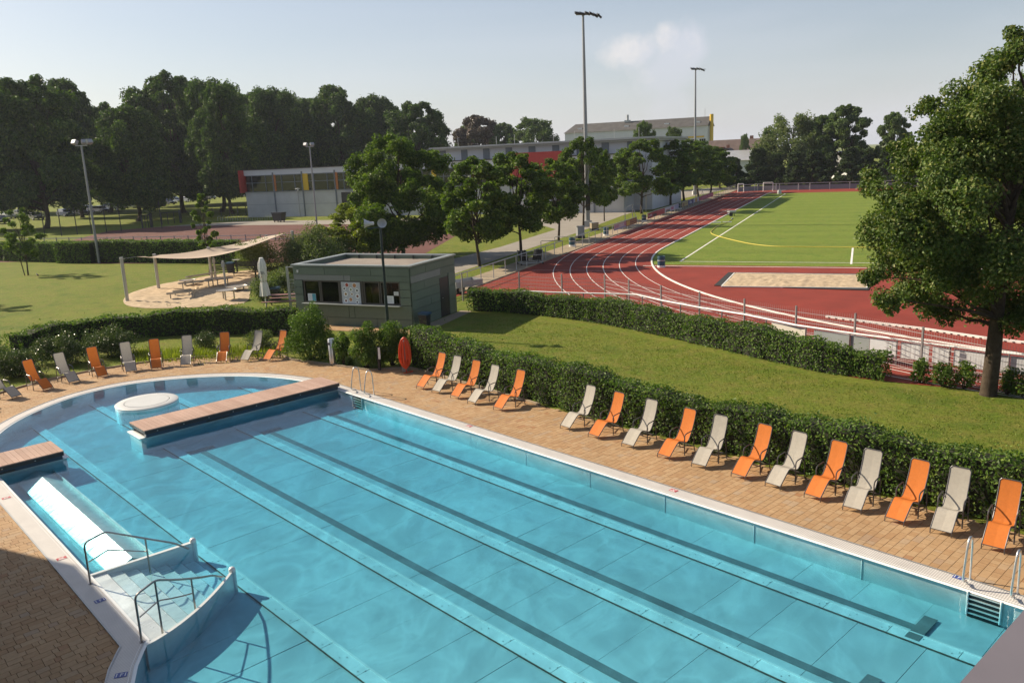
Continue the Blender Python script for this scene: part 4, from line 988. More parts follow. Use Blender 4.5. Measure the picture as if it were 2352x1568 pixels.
hedge('clipped_hedge', 'clipped hedge running along the mesh fence beside the track', gpts([(1092, 712), (1180, 716), (1300, 728), (1400, 742), (1500, 762), (1600, 785), (1700, 806), (1800, 830), (1900, 852), (2020, 868)]), .85, [1.15, 1.15, 1.15, 1.15, 1.15, 1.15, 1.15, 1.15, 1.1, .95], 850, .10, MT['l_hedge'], 33, sprig=.10)
hedge('clipped_hedge', 'clipped hedge curving behind the loungers at the rounded pool end', gpts([(40, 822), (120, 800), (220, 782), (330, 772), (450, 766), (560, 765), (680, 768)]), .9, [1.15, 1.15, 1.22, 1.25, 1.3, 1.32, 1.4], 620, .11, MT['l_hedge'], 35, sprig=.10)
hedge('clipped_hedge', 'clipped back hedge beyond the left lawn ending at the floodlight gap', gpts([(-60, 596), (60, 600), (140, 602)]), 1.0, 2.0, 480, .16, MT['l_hedge'], 37, lump=.08, sprig=.05)
hedge('clipped_hedge', 'square clipped hedge block beside the floodlight at the back of the lawn', gpts([(143, 603), (221, 603)]), 1.4, 2.05, 620, .16, MT['l_hedge'], 38, lump=.06, sprig=.05)
hedge('clipped_hedge', 'clipped back hedge running behind the shade sail', gpts([(236, 601), (330, 602), (430, 603), (545, 606)]), 1.2, 2.1, 520, .16, MT['l_hedge'], 39, lump=.07, sprig=.05)
# --- bushes: (foot pixels, radius, height)
def bush(name, label, px, rx, h, n, lsize, mat, seed, cat='bush', group=None, ry=None, up=.8):
    rg = np.random.default_rng(seed); b = G(*px); t = thing(name, label, cat, tuple(b), 0, group); blobs = []
    k = 12
    for i in range(k):
        a = i * 2.4 + rg.normal() * .3; q = (i + .5) / k; rr = rx * math.sqrt(rg.uniform(.05, .5)) * (1 - .45 * q); br = min(h * .42, rx * rg.uniform(.38, .55))
        blobs.append((rr * math.cos(a), rr * math.sin(a) * ((ry or rx) / rx), br * .55 + (h - br * 1.4) * q, br, 1.0))
    P, Nr = crown_pts(rg, blobs, n, .55); P[:, 2] = np.maximum(P[:, 2], .03)
    V, Q = leaf_quads(rg, P, Nr, lsize * rg.uniform(.6, 1.4, n), .5); fast_quads('foliage', V, Q, mat, t)
    m = MB()
    for bl in blobs[::2]: limb(m, (bl[0] * .15, bl[1] * .15, 0), (bl[0], bl[1], bl[2]), .03, .008, rg, 4)
    m.build('stems', MT['bark'], t, smooth=True); return t
HB = 'loose hedge bushes between the kiosk and the pool'
bush('hedge_bush', 'tall leafy bush at the kiosk corner beside the steel pillar bin', (716, 824), 1.25, 2.45, 15000, .085, MT['l_hedge'], 51, group=HB)
bush('hedge_bush', 'small gappy bush just right of the steel pillar bin', (790, 838), .52, 1.45, 3200, .085, MT['l_hedge'], 52, group=HB)
bush('hedge_bush', 'leafy bush between the steel pillar bin and the low light post', (842, 844), .80, 1.95, 7500, .085, MT['l_hedge'], 53, group=HB)
bush('hedge_bush', 'leafy bush behind the low light post under the loudspeaker pole', (900, 838), .92, 1.95, 9000, .085, MT['l_hedge'], 54, group=HB)
bush('rose_bush', 'white flowering rose bush behind the left hand loungers', (140, 836), 1.7, 1.5, 9500, .085, MT['l_shrub'], 55, ry=.8)
bush('rose_bush', 'white flowering rose bush in front of the curved hedge', (255, 818), 1.7, 1.5, 9500, .085, MT['l_shrub'], 56, ry=.8)
bush('rose_bush', 'dark low rose bush behind the outermost loungers', (40, 866), 1.5, 1.4, 7500, .085, MT['l_shrub'], 57, ry=.8)
bush('rose_bush', 'small white flowering bush between two orange loungers', (468, 800), .75, .85, 2200, .08, MT['l_shrub'], 58)
bush('rose_bush', 'grey green shrub behind the grey lounger near the tall bush', (600, 800), .9, 1.0, 2600, .08, MT['l_grey'], 59)
bush('rose_bush', 'leafy dark shrub at the side of the rounded pool end', (-30, 850), 1.4, 1.7, 5000, .09, MT['l_hedge'], 60)
bush('willow_shrub', 'grey green willow shrub behind the shade sail posts', (705, 622), 3.6, 3.7, 16000, .15, MT['l_grey'], 61, ry=2.2)
bush('willow_shrub', 'grey green willow shrub beside the sand play area', (585, 618), 2.4, 2.8, 9500, .14, MT['l_grey'], 62)
bush('willow_shrub', 'rounded willow shrub behind the closed parasol', (606, 690), 1.25, 1.6, 4200, .12, MT['l_grey'], 63)
bush('willow_shrub', 'grey green willow shrub next to the kiosk gate', (650, 676), 1.5, 1.8, 5200, .12, MT['l_grey'], 64)
bush('willow_shrub', 'yellowish shrub between the golden tree and the willow shrub', (775, 606), 2.4, 2.6, 7500, .14, MT['l_far'], 65)
YB = 'young gappy bushes along the mesh fence'
for i, (x, y, r_, h_, lb) in enumerate([(2113, 880, .42, .95, 'thin young bush just past the end of the fence hedge'), (2165, 888, .48, .95, 'young bush in the middle of the gappy group by the fence'), (2216, 893, .50, 1.05, 'young bush next to the thick maple trunk'), (2312, 905, .42, .95, 'young bush on the far side of the maple trunk'), (2350, 912, .45, .9, 'low young bush beyond the maple trunk, half cut by the fence post')]):
    bush('young_bush', lb, (x, y), r_, h_, 750, .105, MT['l_hedge'], 70 + i, group=YB)
# unmown grass behind the loungers
rg = np.random.default_rng(77); n = 5200; px = rg.uniform(300, 660, n); py = 828 - (px - 300) * .035 + rg.normal(size=n) * 7 - 8
pts = np.array([G(a, b)[:] for a, b in zip(px, py)]); hh = rg.uniform(.10, .32, n); dr = rg.normal(size=(n, 2)) * .07; V = np.zeros((n, 3, 3)); sd = rg.normal(size=(n, 2)) * .012
V[:, 0] = pts; V[:, 1] = pts; V[:, 0, :2] += sd; V[:, 1, :2] -= sd; V[:, 2] = pts; V[:, 2, :2] += dr; V[:, 2, 2] = hh
o = fast_quads('tall_grass', V.reshape(-1, 3), np.arange(3 * n).reshape(n, 3), MT['l_lime']); tag(o, 'tuft of unmown bright grass behind the grey loungers', 'grass', None, 'stuff')
# mown blades, clover and daisies on the near lawn
lawn = [UV(-27, 20.1), UV(4, 19.6), UV(4, 25)] + [G(x, y) for x, y in ((2352, 925), (2200, 905), (2030, 890), (1900, 872), (1700, 826), (1500, 780), (1300, 745), (1180, 735), (1100, 728))]
lp = [(p.x, p.y) for p in lawn]; xs = [p[0] for p in lp]; ys = [p[1] for p in lp]
cand = np.stack([rg.uniform(min(xs), max(xs), 190000), rg.uniform(min(ys), max(ys), 190000)], 1)
def inside_np(P, poly):
    c = np.zeros(len(P), bool); j = len(poly) - 1
    for i in range(len(poly)):
        xi, yi = poly[i]; xj, yj = poly[j]; t_ = ((yi > P[:, 1]) != (yj > P[:, 1])) & (P[:, 0] < (xj - xi) * (P[:, 1] - yi) / (yj - yi + 1e-12) + xi); c ^= t_; j = i
    return c
cand = cand[inside_np(cand, lp)]; n = len(cand); pts = np.concatenate([cand, np.zeros((n, 1))], 1)
clump = .5 + .5 * np.sin(cand[:, 0] * 2.1 + np.sin(cand[:, 1] * 1.7) * 2) * np.sin(cand[:, 1] * 2.6 + np.sin(cand[:, 0] * 1.3) * 2)
hh = rg.uniform(.02, .05, n) * (.6 + .9 * clump); dr = rg.normal(size=(n, 2)) * .025; sd = rg.normal(size=(n, 2)) * .008; V = np.zeros((n, 3, 3))
V[:, 0] = pts; V[:, 1] = pts; V[:, 0, :2] += sd; V[:, 1, :2] -= sd; V[:, 2] = pts; V[:, 2, :2] += dr; V[:, 2, 2] = hh
MT['blade'] = leafmat('grass_blade', [(0, (.085, .135, .016)), (.5, (.15, .20, .025)), (1, (.25, .24, .055))], .3, .6)
o = fast_quads('lawn_grass', V.reshape(-1, 3), np.arange(3 * n).reshape(n, 3), MT['blade']); tag(o, 'mown grass blades on the lawn between the two hedges', 'grass', None, 'stuff')
# ================================================================== KIOSK AND PLAYGROUND
MT['clad'] = pieces('green_panel', [(0, (.125, .162, .124)), (.5, (.138, .176, .134)), (1, (.15, .19, .145))], .5, .12, 25, .05, .4)
MT['cladg'] = pieces('grey_panel', [(0, (.20, .215, .20)), (1, (.235, .245, .23))], .5, .1, 25, .05, .4)
MT['frameb'] = simple('brown_window_frame', (.085, .075, .062), .5, .2, .06)
MT['roofcap'] = simple('roof_cap', (.34, .37, .36), .4, .4, .08)
MT['roofing'] = simple('bitumen_roofing', (.22, .185, .155), .9, 0, .18, 1.2, .6, 40)
def panemat():
    m, nt = newmat('window_pane'); tr = N(nt, 'ShaderNodeBsdfTransparent'); tr.inputs[0].default_value = (.55, .58, .56, 1)
    gl = N(nt, 'ShaderNodeBsdfGlossy'); gl.inputs['Roughness'].default_value = .02; fr = N(nt, 'ShaderNodeFresnel'); fr.inputs[0].default_value = 1.5
    x = N(nt, 'ShaderNodeMixShader'); nt.links.new(fr.outputs[0], x.inputs[0]); nt.links.new(tr.outputs[0], x.inputs[1]); nt.links.new(gl.outputs[0], x.inputs[2]); out(nt, x.outputs[0]); return m
MT['pane'] = panemat()
KW, KD, KH = 7.25, 4.9, 3.15
KA = R(-24.0)
kc = Vector((-4.95, 40.65, 0)); kx = Vector((math.cos(KA), math.sin(KA), 0)); ky = Vector((-math.sin(KA), math.cos(KA), 0))
k = thing('kiosk', 'green panelled kiosk with serving windows and a flat rimmed roof', 'kiosk', tuple(kc - kx * KW / 2), KA)
# local: x -KW/2..KW/2, y 0 (front)..KD
hw = KW / 2
WB, WT = 1.18, 2.38                                    # window band
MB().box((0, .16, WB / 2), (KW - .1, .22, WB - .02)).box((0, .16, (WT + KH) / 2), (KW - .1, .22, KH - WT - .05)).box((0, KD - .15, KH / 2), (KW - .1, .22, KH - .05)).box((-hw + .16, KD / 2, KH / 2), (.22, KD - .4, KH - .05)).box((hw - .16, KD / 2, KH / 2), (.22, KD - .4, KH - .05)).build('wall', MT['clad'], k)
MB().box((0, KD / 2, .03), (KW - .3, KD - .3, .06)).build('floor', MT['asphalt'], k)
# inside: counter and shelves seen through the panes
MB().box((0, .75, .55), (KW - .8, .6, 1.0)).build('counter', MT['frameb'], k)
for i, x in enumerate((-2.4, -.9, 1.5, 2.6)): MB().box((x, KD - .55, 1.1), (1.1, .4, 2.0)).build('cupboard', MT['galv'] if i % 2 else MT['strip'], k)
def panel(x0, x1, y0, y1, z0, z1, mat=None, face='f'):
    g = .024
    if face == 'f': MB().box(((x0 + x1) / 2, .025, (z0 + z1) / 2), (x1 - x0 - g, .03, z1 - z0 - g)).build('cladding_panel', mat or MT['clad'], k)
    elif face == 'r': MB().box((hw - .02, (y0 + y1) / 2, (z0 + z1) / 2), (.03, y1 - y0 - g, z1 - z0 - g)).build('cladding_panel', mat or MT['clad'], k)
    else: MB().box((-hw + .02, (y0 + y1) / 2, (z0 + z1) / 2), (.03, y1 - y0 - g, z1 - z0 - g)).build('cladding_panel', mat or MT['clad'], k)
a, b = -hw + .04, hw - .04
for x0, x1 in ((a, -1.55), (-1.55, 1.3), (1.3, b)): panel(x0, x1, 0, 0, 2.68, KH - .08)
panel(a, -.35, 0, 0, WT, 2.68, MT['cladg']); panel(-.35, .05, 0, 0, WT, 2.68, MT['cladg']); panel(.05, b, 0, 0, WT, 2.68)
for z0, z1 in ((WB, 1.6), (1.6, 2.0), (2.0, WT)): panel(a, a + .55, 0, 0, z0, z1); panel(b - .62, b, 0, 0, z0, z1)
for z0, z1, cuts in ((.45, WB, (a, -.2, .15, b)), (.0, .45, (a, -1.6, 1.5, b))):
    for x0, x1 in zip(cuts, cuts[1:]): panel(x0, x1, 0, 0, z0, z1)
for z0, z1, cuts in ((2.68, KH - .08, (.06, 1.6, KD - .05)), (2.30, 2.68, (.06, 3.2, KD - .05)), (1.85, 2.30, (.06, 1.4, 3.0)), (1.4, 1.85, (.06, 3.0)), (.95, 1.4, (.06, 2.0, 3.0)), (.5, .95, (.06, 3.0)), (0, .5, (.06, 1.5, 3.0))):
    for j, (y0, y1) in enumerate(zip(cuts, cuts[1:])): panel(0, 0, y0, y1, z0, z1, MT['cladg'] if (z0 == 2.30 and j == 0) else None, 'r'); panel(0, 0, y0, y1, z0, z1, None, 'l')
for z0, z1 in ((0, .8), (.8, 1.6), (1.6, 2.30)): panel(0, 0, 4.05, KD - .05, z0, z1, None, 'r')
d = MB().box((hw - .045, 3.53, 1.08), (.05, .98, 2.12)).build('door', MT['dark'], k); MB().tube([(hw + .03, 3.15, 1.05), (hw + .03, 3.28, 1.05)], .012, 6).build('handle', MT['steel'], d)
# windows
def window(x0, x1):
    f = MB(); t_ = .07; y = .10
    f.box(((x0 + x1) / 2, y, WB + t_ / 2), (x1 - x0, .09, t_)).box(((x0 + x1) / 2, y, WT - t_ / 2), (x1 - x0, .09, t_)).box((x0 + t_ / 2, y, (WB + WT) / 2), (t_, .088, WT - WB - .14)).box((x1 - t_ / 2, y, (WB + WT) / 2), (t_, .088, WT - WB - .14))
    w_ = f.build('window_frame', MT['frameb'], k); MB().box(((x0 + x1) / 2, y + .01, (WB + WT) / 2), (x1 - x0 - .13, .012, WT - WB - .13)).build('pane', MT['pane'], w_)
window(-hw + .62, -1.95); window(-1.92, -.72); window(.78, 1.75); window(1.78, hw - .68)
MB().box((0.02, .10, (WB + WT) / 2), (1.46, .10, WT - WB)).build('pillar', MT['frameb'], k)
MB().box((-.0, -.10, WB - .015), (KW - 1.2, .34, .03)).build('serving_shelf', MT['roofcap'], k)
# roof: rim, inner upstand, roofing felt
rim = MB()
for c_, s_ in (((0, .12, KH + .03), (KW + .08, .34, .07)), ((0, KD - .12, KH + .03), (KW + .08, .34, .07)), ((-hw + .12, KD / 2, KH + .032), (.34, KD - .56, .066)), ((hw - .12, KD / 2, KH + .032), (.34, KD - .56, .066))): rim.box(c_, s_)
rim.build('roof_rim', MT['roofcap'], k)
MB().box((0, KD / 2, KH - .20), (KW - .5, KD - .5, .04)).build('roof_felt', MT['roofing'], k)
for x in np.arange(-2.4, 3, 1.2): MB().box((x, KD - .36, KH - .08), (.03, .10, .2)).build('roof_strap', MT['dark'], k)
MB().box((-hw + .38, -.02, 2.86), (.07, .06, .14)).build('lamp', MT['white'], k)
# food poster
MT['posterbg'] = simple('poster_paper', (.50, .52, .55), .6, 0, .06, 1.5)
pz = thing('poster', 'grey poster with round pictures of ice cream, drinks and snacks on the kiosk', 'poster', tuple(kc - kx * (KW / 2 - .02) - ky * .002 + Vector((0, 0, WB))), KA)
MB().box((0, .015, .58), (1.16, .012, 1.14)).build('sheet', MT['posterbg'], pz)
def dm(c): return simple('print', c, .6, 0, .35, 30)
PM = [dm(c) for c in ((.40, .07, .04), (.50, .24, .10), (.30, .16, .06), (.25, .28, .14), (.06, .06, .06), (.35, .20, .06), (.22, .07, .04))]; 
discs = [(-.22, 1.0, .125, 0), (.24, .98, .14, 1), (-.40, .80, .105, 4), (.0, .76, .12, 3), (.38, .72, .115, 4), (-.33, .52, .13, 5), (.05, .52, .10, 2), (.38, .42, .135, 6), (-.05, .24, .125, 1), (-.35, .17, .12, 6), (.34, .11, .10, 4)]
for x, z, r_, c_ in discs:
    MB().tube([(x, .010, z), (x, .006, z)], r_, 20).build('plate', MT['white'], pz); MB().tube([(x, .0055, z), (x, .003, z)], r_ * (.78 if c_ in (0, 1) else .5), 14).build('picture', PM[c_], pz)
def paper(x, z, w_, h_, label, tint=None):
    t = thing('notice_sheet', label, 'notice', tuple(kc - kx * (KW / 2 - x) + ky * .085 + Vector((0, 0, z))), KA)
    MB().box((0, 0, h_ / 2), (w_, .004, h_)).build('sheet', MT['white'], t); m = MB()
    for i in range(6): m.box((-.02 * w_, -.003, h_ * (.14 + .13 * i)), (w_ * .72, .002, h_ * .03))
    m.build('print_line', MT['pole'], t, kind='stuff')
    if tint: MB().box((w_ * .27, -.005, h_ / 2), (w_ * .42, .002, h_ * .94)).build('blue_panel', tint, t)
MT['cyan'] = simple('cyan_print', (.10, .34, .42), .6, 0, .1)
paper(-2.55, WB + .08, .52, .40, 'half blue price list stuck inside the kiosk window on the lawn side', MT['cyan']); paper(2.25, WB + .08, .56, .40, 'white price list stuck in the kiosk window behind the loudspeaker pole'); paper(2.70, WB + .5, .27, .20, 'small white notice above the price list in the kiosk window')
area('kiosk_paving', None, .006, MT['strip'], [tuple((kc + kx * x + ky * y)[:2]) for x, y in ((-KW - .4, -1.2), (.9, -1.2), (1.0, .3), (.8, 5.2), (.05, 5.2), (.05, .02), (-KW - .4, .02))])
# paving slabs in front of the kiosk
kp_ = bpy.data.objects['kiosk_paving']; m0 = None; rg = random.Random(9)
for i in range(26):
    for j in range(3):
        x = -7.5 + i * .32; y = -1.0 + j * .36
        if m0 is None: o = MB().box((0, 0, 0), (.305, .345, .02)).build('slab', MT['paver'], kp_); m0 = o.data
        else: o = bpy.data.objects.new('slab', m0); link(o); setpar(o, kp_)
        o.location = kc + kx * x + ky * y + Vector((0, 0, .012 + rg.uniform(-.002, .002))); o.rotation_euler = (0, 0, KA)
# wheelie bins
def bin_(px, label, lid=None, s=1.0, rz=0):
    t = thing('waste_bin', label, 'bin', tuple(G(*px)), rz); m = MB()
    lo_ = [(-.22, -.22), (.22, -.22), (.22, .22), (-.22, .22)]; up_ = [(x * 1.25, y * 1.25) for x, y in lo_]
    m.add([(x * s, y * s, .04 * s) for x, y in lo_] + [(x * s, y * s, .92 * s) for x, y in up_], [(3, 2, 1, 0), (4, 5, 6, 7), (0, 1, 5, 4), (1, 2, 6, 5), (2, 3, 7, 6), (3, 0, 4, 7)]); m.build('body', MT['black'], t)
    MB().box((0, 0, .95 * s), (.60 * s, .60 * s, .05 * s)).build('rim', MT['black'] if not lid else MT[lid], t)
    if lid: MB().box((.02, 0, .90 * s), (.62 * s, .58 * s, .10 * s)).build('bag', MT[lid], t)
    for sx_ in (-1, 1): MB().tube([(sx_ * .18 * s, .24 * s, .07 * s), (sx_ * .24 * s, .24 * s, .07 * s)], .07 * s, 10).build('wheel', MT['rubber'], t)
    return t
bin_((977, 754), 'black waste bin with a blue bag at the kiosk corner', 'bluebag', .85, KA)
bin_((635, 690), 'dark waste bin with a blue bag behind the closed parasol', 'bluebag', .9)
# loudspeaker pole
b = G(893, 772); b.z = 0
t = thing('loudspeaker_pole', 'dark green pole carrying two grey horn loudspeakers in front of the kiosk', 'loudspeaker', tuple(b)); hp = hgt(b, 524)
MT['polegreen'] = simple('pole_green', (.018, .035, .038), .4, .3, .1); MT['horn'] = simple('horn_grey', (.48, .49, .52), .45, 0, .08)
MB().cyl((0, 0, 0), .075, hp, 12, .06).build('pole', MT['polegreen'], t, smooth=True); MB().bar((-.62, 0, hp), (.16, 0, hp + .05), .06, .06).build('crossbar', MT['polegreen'], t)
def horn(c, direc):
    z = Vector(direc).normalized(); q = Vector((0, 0, 1)).rotation_difference(z).to_matrix().to_4x4()
    o = MB().lathe([(.04, -.26), (.085, -.24), (.085, -.10), (.10, -.08), (.14, .05), (.215, .20), (.22, .205), (.20, .195), (.13, .06), (.03, -.02), (.001, -.02)], c, 24, q).build('horn', MT['horn'], t, smooth=True)
    MB().lathe([(.09, -.085), (.09, -.045)], c, 20, q).build('band', MT['dark'], o); return o
horn((-.55, 0, hp + .24), (-1, -.15, .05)); horn((.12, -.05, hp + .27), (.05, -1, -.12))
# closed parasol
b = G(612, 706)
t = thing('parasol', 'closed white parasol with dark lettering beside the picnic table', 'parasol', tuple(b)); hu = hgt(b, 592)
MB().cyl((0, 0, 0), .035, hu * .45, 10).build('pole', MT['white'], t)
def pleats(prof, nfold, amp):
    m = MB(); n = 48; vs = []
    for r_, z in prof:
        for q in range(n):
            a = 2 * math.pi * q / n; f = 1 + amp * math.cos(nfold * a + z * 1.1); vs.append((r_ * f * math.cos(a), r_ * f * math.sin(a), z))
    return m.add(vs, [(i * n + q, i * n + (q + 1) % n, (i + 1) * n + (q + 1) % n, (i + 1) * n + q) for i in range(len(prof) - 1) for q in range(n)])
MT['canvas'] = simple('white_canvas', (.70, .67, .63), .85, 0, .08, 4, .2, 60)
pleats([(.31, .24 * hu), (.27, .36 * hu), (.20, .48 * hu), (.155, .53 * hu), (.19, .56 * hu), (.22, .68 * hu), (.23, .80 * hu), (.20, .90 * hu), (.11, .985 * hu)], 8, .13).build('canopy', MT['canvas'], t, smooth=True)
MB().lathe([(.115, .97 * hu), (.12, hu), (.06, hu + .015), (.001, hu + .02)], n=20).build('cap', MT['white'], t, smooth=True)
MB().lathe([(.165, .525 * hu), (.17, .54 * hu)], n=20).build('tie_strap', MT['strip'], t)
MT['ink'] = simple('dark_print', (.03, .06, .12), .7, 0, .1); MT['inkred'] = simple('red_print', (.35, .05, .06), .7, 0, .1)
lm = MB(); y_ = -.262
for x, bars in ((-.06, [((0, .10), (.07, .10)), ((.035, .10), (.035, -.06))]), (.03, [((0, .08), (0, -.05)), ((0, .08), (.05, .08)), ((0, .01), (.04, .01)), ((0, -.05), (.05, -.05))]), (.11, [((0, .07), (.05, .07)), ((0, .07), (0, .01)), ((0, .01), (.05, .01)), ((.05, .01), (.05, -.05)), ((.05, -.05), (0, -.05))])):
    for (a0, b0), (a1, b1) in bars: lm.bar((x + a0, y_ + .25 * (x + a0) ** 2 * 4, .70 * hu + b0), (x + a1, y_ + .25 * (x + a1) ** 2 * 4, .70 * hu + b1), .016, .016)
lm.build('lettering', MT['ink'], t); MB().tube([(-.13 + .06 * math.cos(a), -.245, .665 * hu + .10 * math.sin(a)) for a in np.linspace(1.2, 5.2, 10)], .014, 5).build('emblem', MT['ink'], t); MB().box((-.02, -.262, .625 * hu), (.05, .02, .05)).build('red_mark', MT['inkred'], t)
# picnic table
MT['redwood'] = simple('red_brown_board', (.20, .095, .085), .7, 0, .15, 3)
b = G(650, 706); t = thing('picnic_table', 'red brown picnic table with benches next to the kiosk', 'table', tuple(b), R(3))
for i, y in enumerate((.16, .31, .46)): MB().box((0, y, .74), (2.3, .14, .035)).build('table_board', MT['redwood'], t)
MB().box((0, -.42, .44), (2.3, .26, .035)).build('bench_board', MT['redwood'], t); MB().box((0, 1.05, .44), (2.3, .26, .035)).build('bench_board', MT['redwood'], t)
for x in (-.9, .9): MB().bar((x, -.5, 0), (x, .3, .72), .05, .05).bar((x, 1.1, 0), (x, .3, .72), .05, .05).bar((x, -.5, .41), (x, 1.12, .41), .05, .05).build('trestle', MT['dark'], t)
# gate of steel mesh beside the kiosk
b = G(668, 706); t = thing('mesh_gate', 'grey steel mesh gate between the kiosk and the willow shrub', 'gate', tuple(b), R(-24))
hg = hgt(b, 612)
for x in (0, 1.15): MB().box((x, 0, hg / 2), (.12 if x == 0 else .06, .10, hg)).build('post', MT['pole'], t)
MB().box((.57, 0, hg - .03), (1.1, .05, .05)).build('top_rail', MT['pole'], t); m = MB()
for x in np.arange(.1, 1.12, .1): m.box((x, 0, hg * .36), (.012, .01, hg * .7))
for z in np.arange(.1, hg * .7, .2): m.box((.58, 0, z), (1.0, .014, .014))
m.build('wire_mesh', MT['galv'], t)
# ------------------------------------------------------------------ sand play area
sandpx = [(283, 690), (292, 678), (315, 668), (370, 653), (430, 643), (490, 632), (560, 622), (605, 618), (610, 632), (585, 650), (575, 672), (568, 692), (530, 701), (470, 705), (400, 708), (335, 708), (300, 704), (286, 698)]
sp = [G(x, y) for x, y in sandpx]; cx_ = sum((p for p in sp), Vector()) / len(sp)
mb = MB(); rgn = np.random.default_rng(8); rings = 14; vs = [(cx_.x, cx_.y, .06)]; P2 = smooth_path([tuple(p) for p in sp + sp[:1]], 4)[:-1]; n = len(P2)
for r_ in range(1, rings + 1):
    for p in P2:
        q = cx_.lerp(p, r_ / rings); vs.append((q.x, q.y, .02 + (0 if r_ == rings else float(rgn.uniform(0, .09)))))
fs = [(0, 1 + i, 1 + (i + 1) % n) for i in range(n)]
for r_ in range(rings - 1):
    for i in range(n): a_ = 1 + r_ * n; fs.append((a_ + i, a_ + n + i, a_ + n + (i + 1) % n, a_ + (i + 1) % n))
mb.add(vs, fs); stru('sand_play_area', mb, MT['sand'], smooth=True)
# shade sail on five steel posts
posts = [((293, 692), 592), ((365, 664), 584), ((487, 640), 568), ((680, 622), 531), ((617, 592), 541)]
tops = []
MT['postw'] = simple('post_steel', (.42, .40, .385), .4, .5, .08, 2)
for i, ((x, y), ty) in enumerate(posts):
    b = G(x, y); h = hgt(b, ty); t = thing('sail_post', ['outermost shade sail post at the lawn edge of the sand', 'shade sail post on the grass behind the outermost one', 'shade sail post beside the play bench', 'tall thick shade sail post at the willow shrub', 'distant shade sail post hidden up to its neck in shrubs'][i], 'post', tuple(b))
    rr = .11 if i != 3 else .125; MB().cyl((0, 0, 0), rr, h, 16).build('tube', MT['postw'], t, smooth=True); MB().lathe([(rr + .012, h - .02), (rr + .012, h + .03), (.001, h + .04)], n=16).build('cap', MT['galv'], t); MB().cyl((0, 0, .01), .19, .02, 16).build('base_plate', MT['galv'], t); tops.append(b + Vector((0, 0, h - .08)))
    MB().tube([(0, 0, h - .12), (.20 if i < 2 else -.2, 0, h - .10)], .015, 6).build('shackle', MT['steel'], t)
sail = thing('shade_sail', 'cream twisted shade sail stretched over the sand play area', 'shade sail', tuple(cx_))
def sailmat():
    m, nt = newmat('sail_canvas'); p = princ(nt, (.62, .53, .44), .85, 0, bumpn(nt, noise(nt, 6, 3, .5, wpos(nt)), .1, .02), .2); t = N(nt, 'ShaderNodeBsdfTranslucent'); t.inputs[0].default_value = (.62, .47, .34, 1)
    x = N(nt, 'ShaderNodeMixShader'); x.inputs[0].default_value = .35; nt.links.new(p, x.inputs[1]); nt.links.new(t.outputs[0], x.inputs[2]); out(nt, x.outputs[0]); return m
MT['sailc'] = sailmat()
e = lambda a, b, f: a.lerp(b, f)
n_ = 28; m_ = 8; near_e = []; far_e = []
F0, F1, F2, F3 = e(tops[1], tops[0], .30), e(tops[1], tops[4], .02), e(tops[2], tops[4], .02), e(tops[4], tops[2], .03)
seg_ = [(F0, F1, .12), (F1, F2, .34), (F2, F3, .54)]; cumf = [0, .12, .46, 1.0]
for i in range(n_ + 1):
    f = i / n_
    p = e(tops[0], tops[3], .07 + .88 * f); p.z -= .95 * math.sin(math.pi * f) ** 1.1 * (1 - .25 * f); near_e.append(p)
    for (a_, b_, _), c0_, c1_ in zip(seg_, cumf, cumf[1:]):
        if c0_ <= f <= c1_ + 1e-9: g_ = (f - c0_) / (c1_ - c0_); q = e(a_, b_, g_); q.z -= .10 * math.sin(math.pi * g_); break
    far_e.append(q)
vs = []
for j in range(m_ + 1):
    for i in range(n_ + 1):
        g_ = j / m_; p = near_e[i].lerp(far_e[i], g_); p.z -= .18 * math.sin(math.pi * g_) * math.sin(math.pi * i / n_); vs.append(tuple(p))
MB().add(vs, [(j * (n_ + 1) + i, j * (n_ + 1) + i + 1, (j + 1) * (n_ + 1) + i + 1, (j + 1) * (n_ + 1) + i) for j in range(m_) for i in range(n_)]).build('cloth', MT['sailc'], sail, world=True, smooth=True)
for a_, b_ in ((tops[0], near_e[0]), (tops[3], near_e[-1]), (tops[1], F1), (tops[4], F3), (tops[2], F2)): MB().tube([a_, b_], .014, 5).build('rope', MT['galv'], sail, world=True)
# water play troughs
MT['trough'] = simple('trough_steel', (.36, .33, .29), .4, .5, .15, 4)
def trough(px0, px1, h, label, wd=.26):
    a = G(*px0); b = G(*px1); c = (a + b) / 2; L_ = (b - a).length; rz = math.atan2((b - a).y, (b - a).x)
    t = thing('water_trough', label, 'play equipment', tuple(c), rz); MB().box((0, 0, h - .04), (L_, wd, .025)).box((0, wd / 2, h), (L_, .025, .09)).box((0, -wd / 2, h), (L_, .025, .09)).box((L_ / 2, 0, h), (.025, wd, .088)).box((-L_ / 2, 0, h), (.025, wd, .088)).build('channel', MT['trough'], t)
    for x in (-L_ * .38, L_ * .38): MB().cyl((x, 0, 0), .04, h - .05, 8).build('leg', MT['trough'], t)
def table(px, r_, h, label, flat=1.0):
    t = thing('play_table', label, 'play equipment', tuple(G(*px))); m = MB(); m.lathe([(.001, h - .05), (r_ * .96, h - .05), (r_, h), (r_ * .93, h), (r_ * .9, h - .03), (.001, h - .03)], n=24); o = m.build('basin', MT['trough'], t, smooth=True); o.scale = (1, flat, 1)
    for a_ in (0.5, 2.6, 4.7): MB().cyl((r_ * .6 * math.cos(a_), r_ * .6 * flat * math.sin(a_), 0), .045, h - .05, 8).build('leg', MT['trough'], t)
trough((384, 689), (455, 681), .42, 'low metal water trough on the sand nearest the clipped hedge'); trough((398, 681), (440, 676), .35, 'short metal water trough beside the low trough'); trough((412, 671), (490, 662), .62, 'long raised metal water trough in the middle of the sand'); trough((430, 653), (502, 641), .55, 'metal water trough at the lawn edge of the sand')
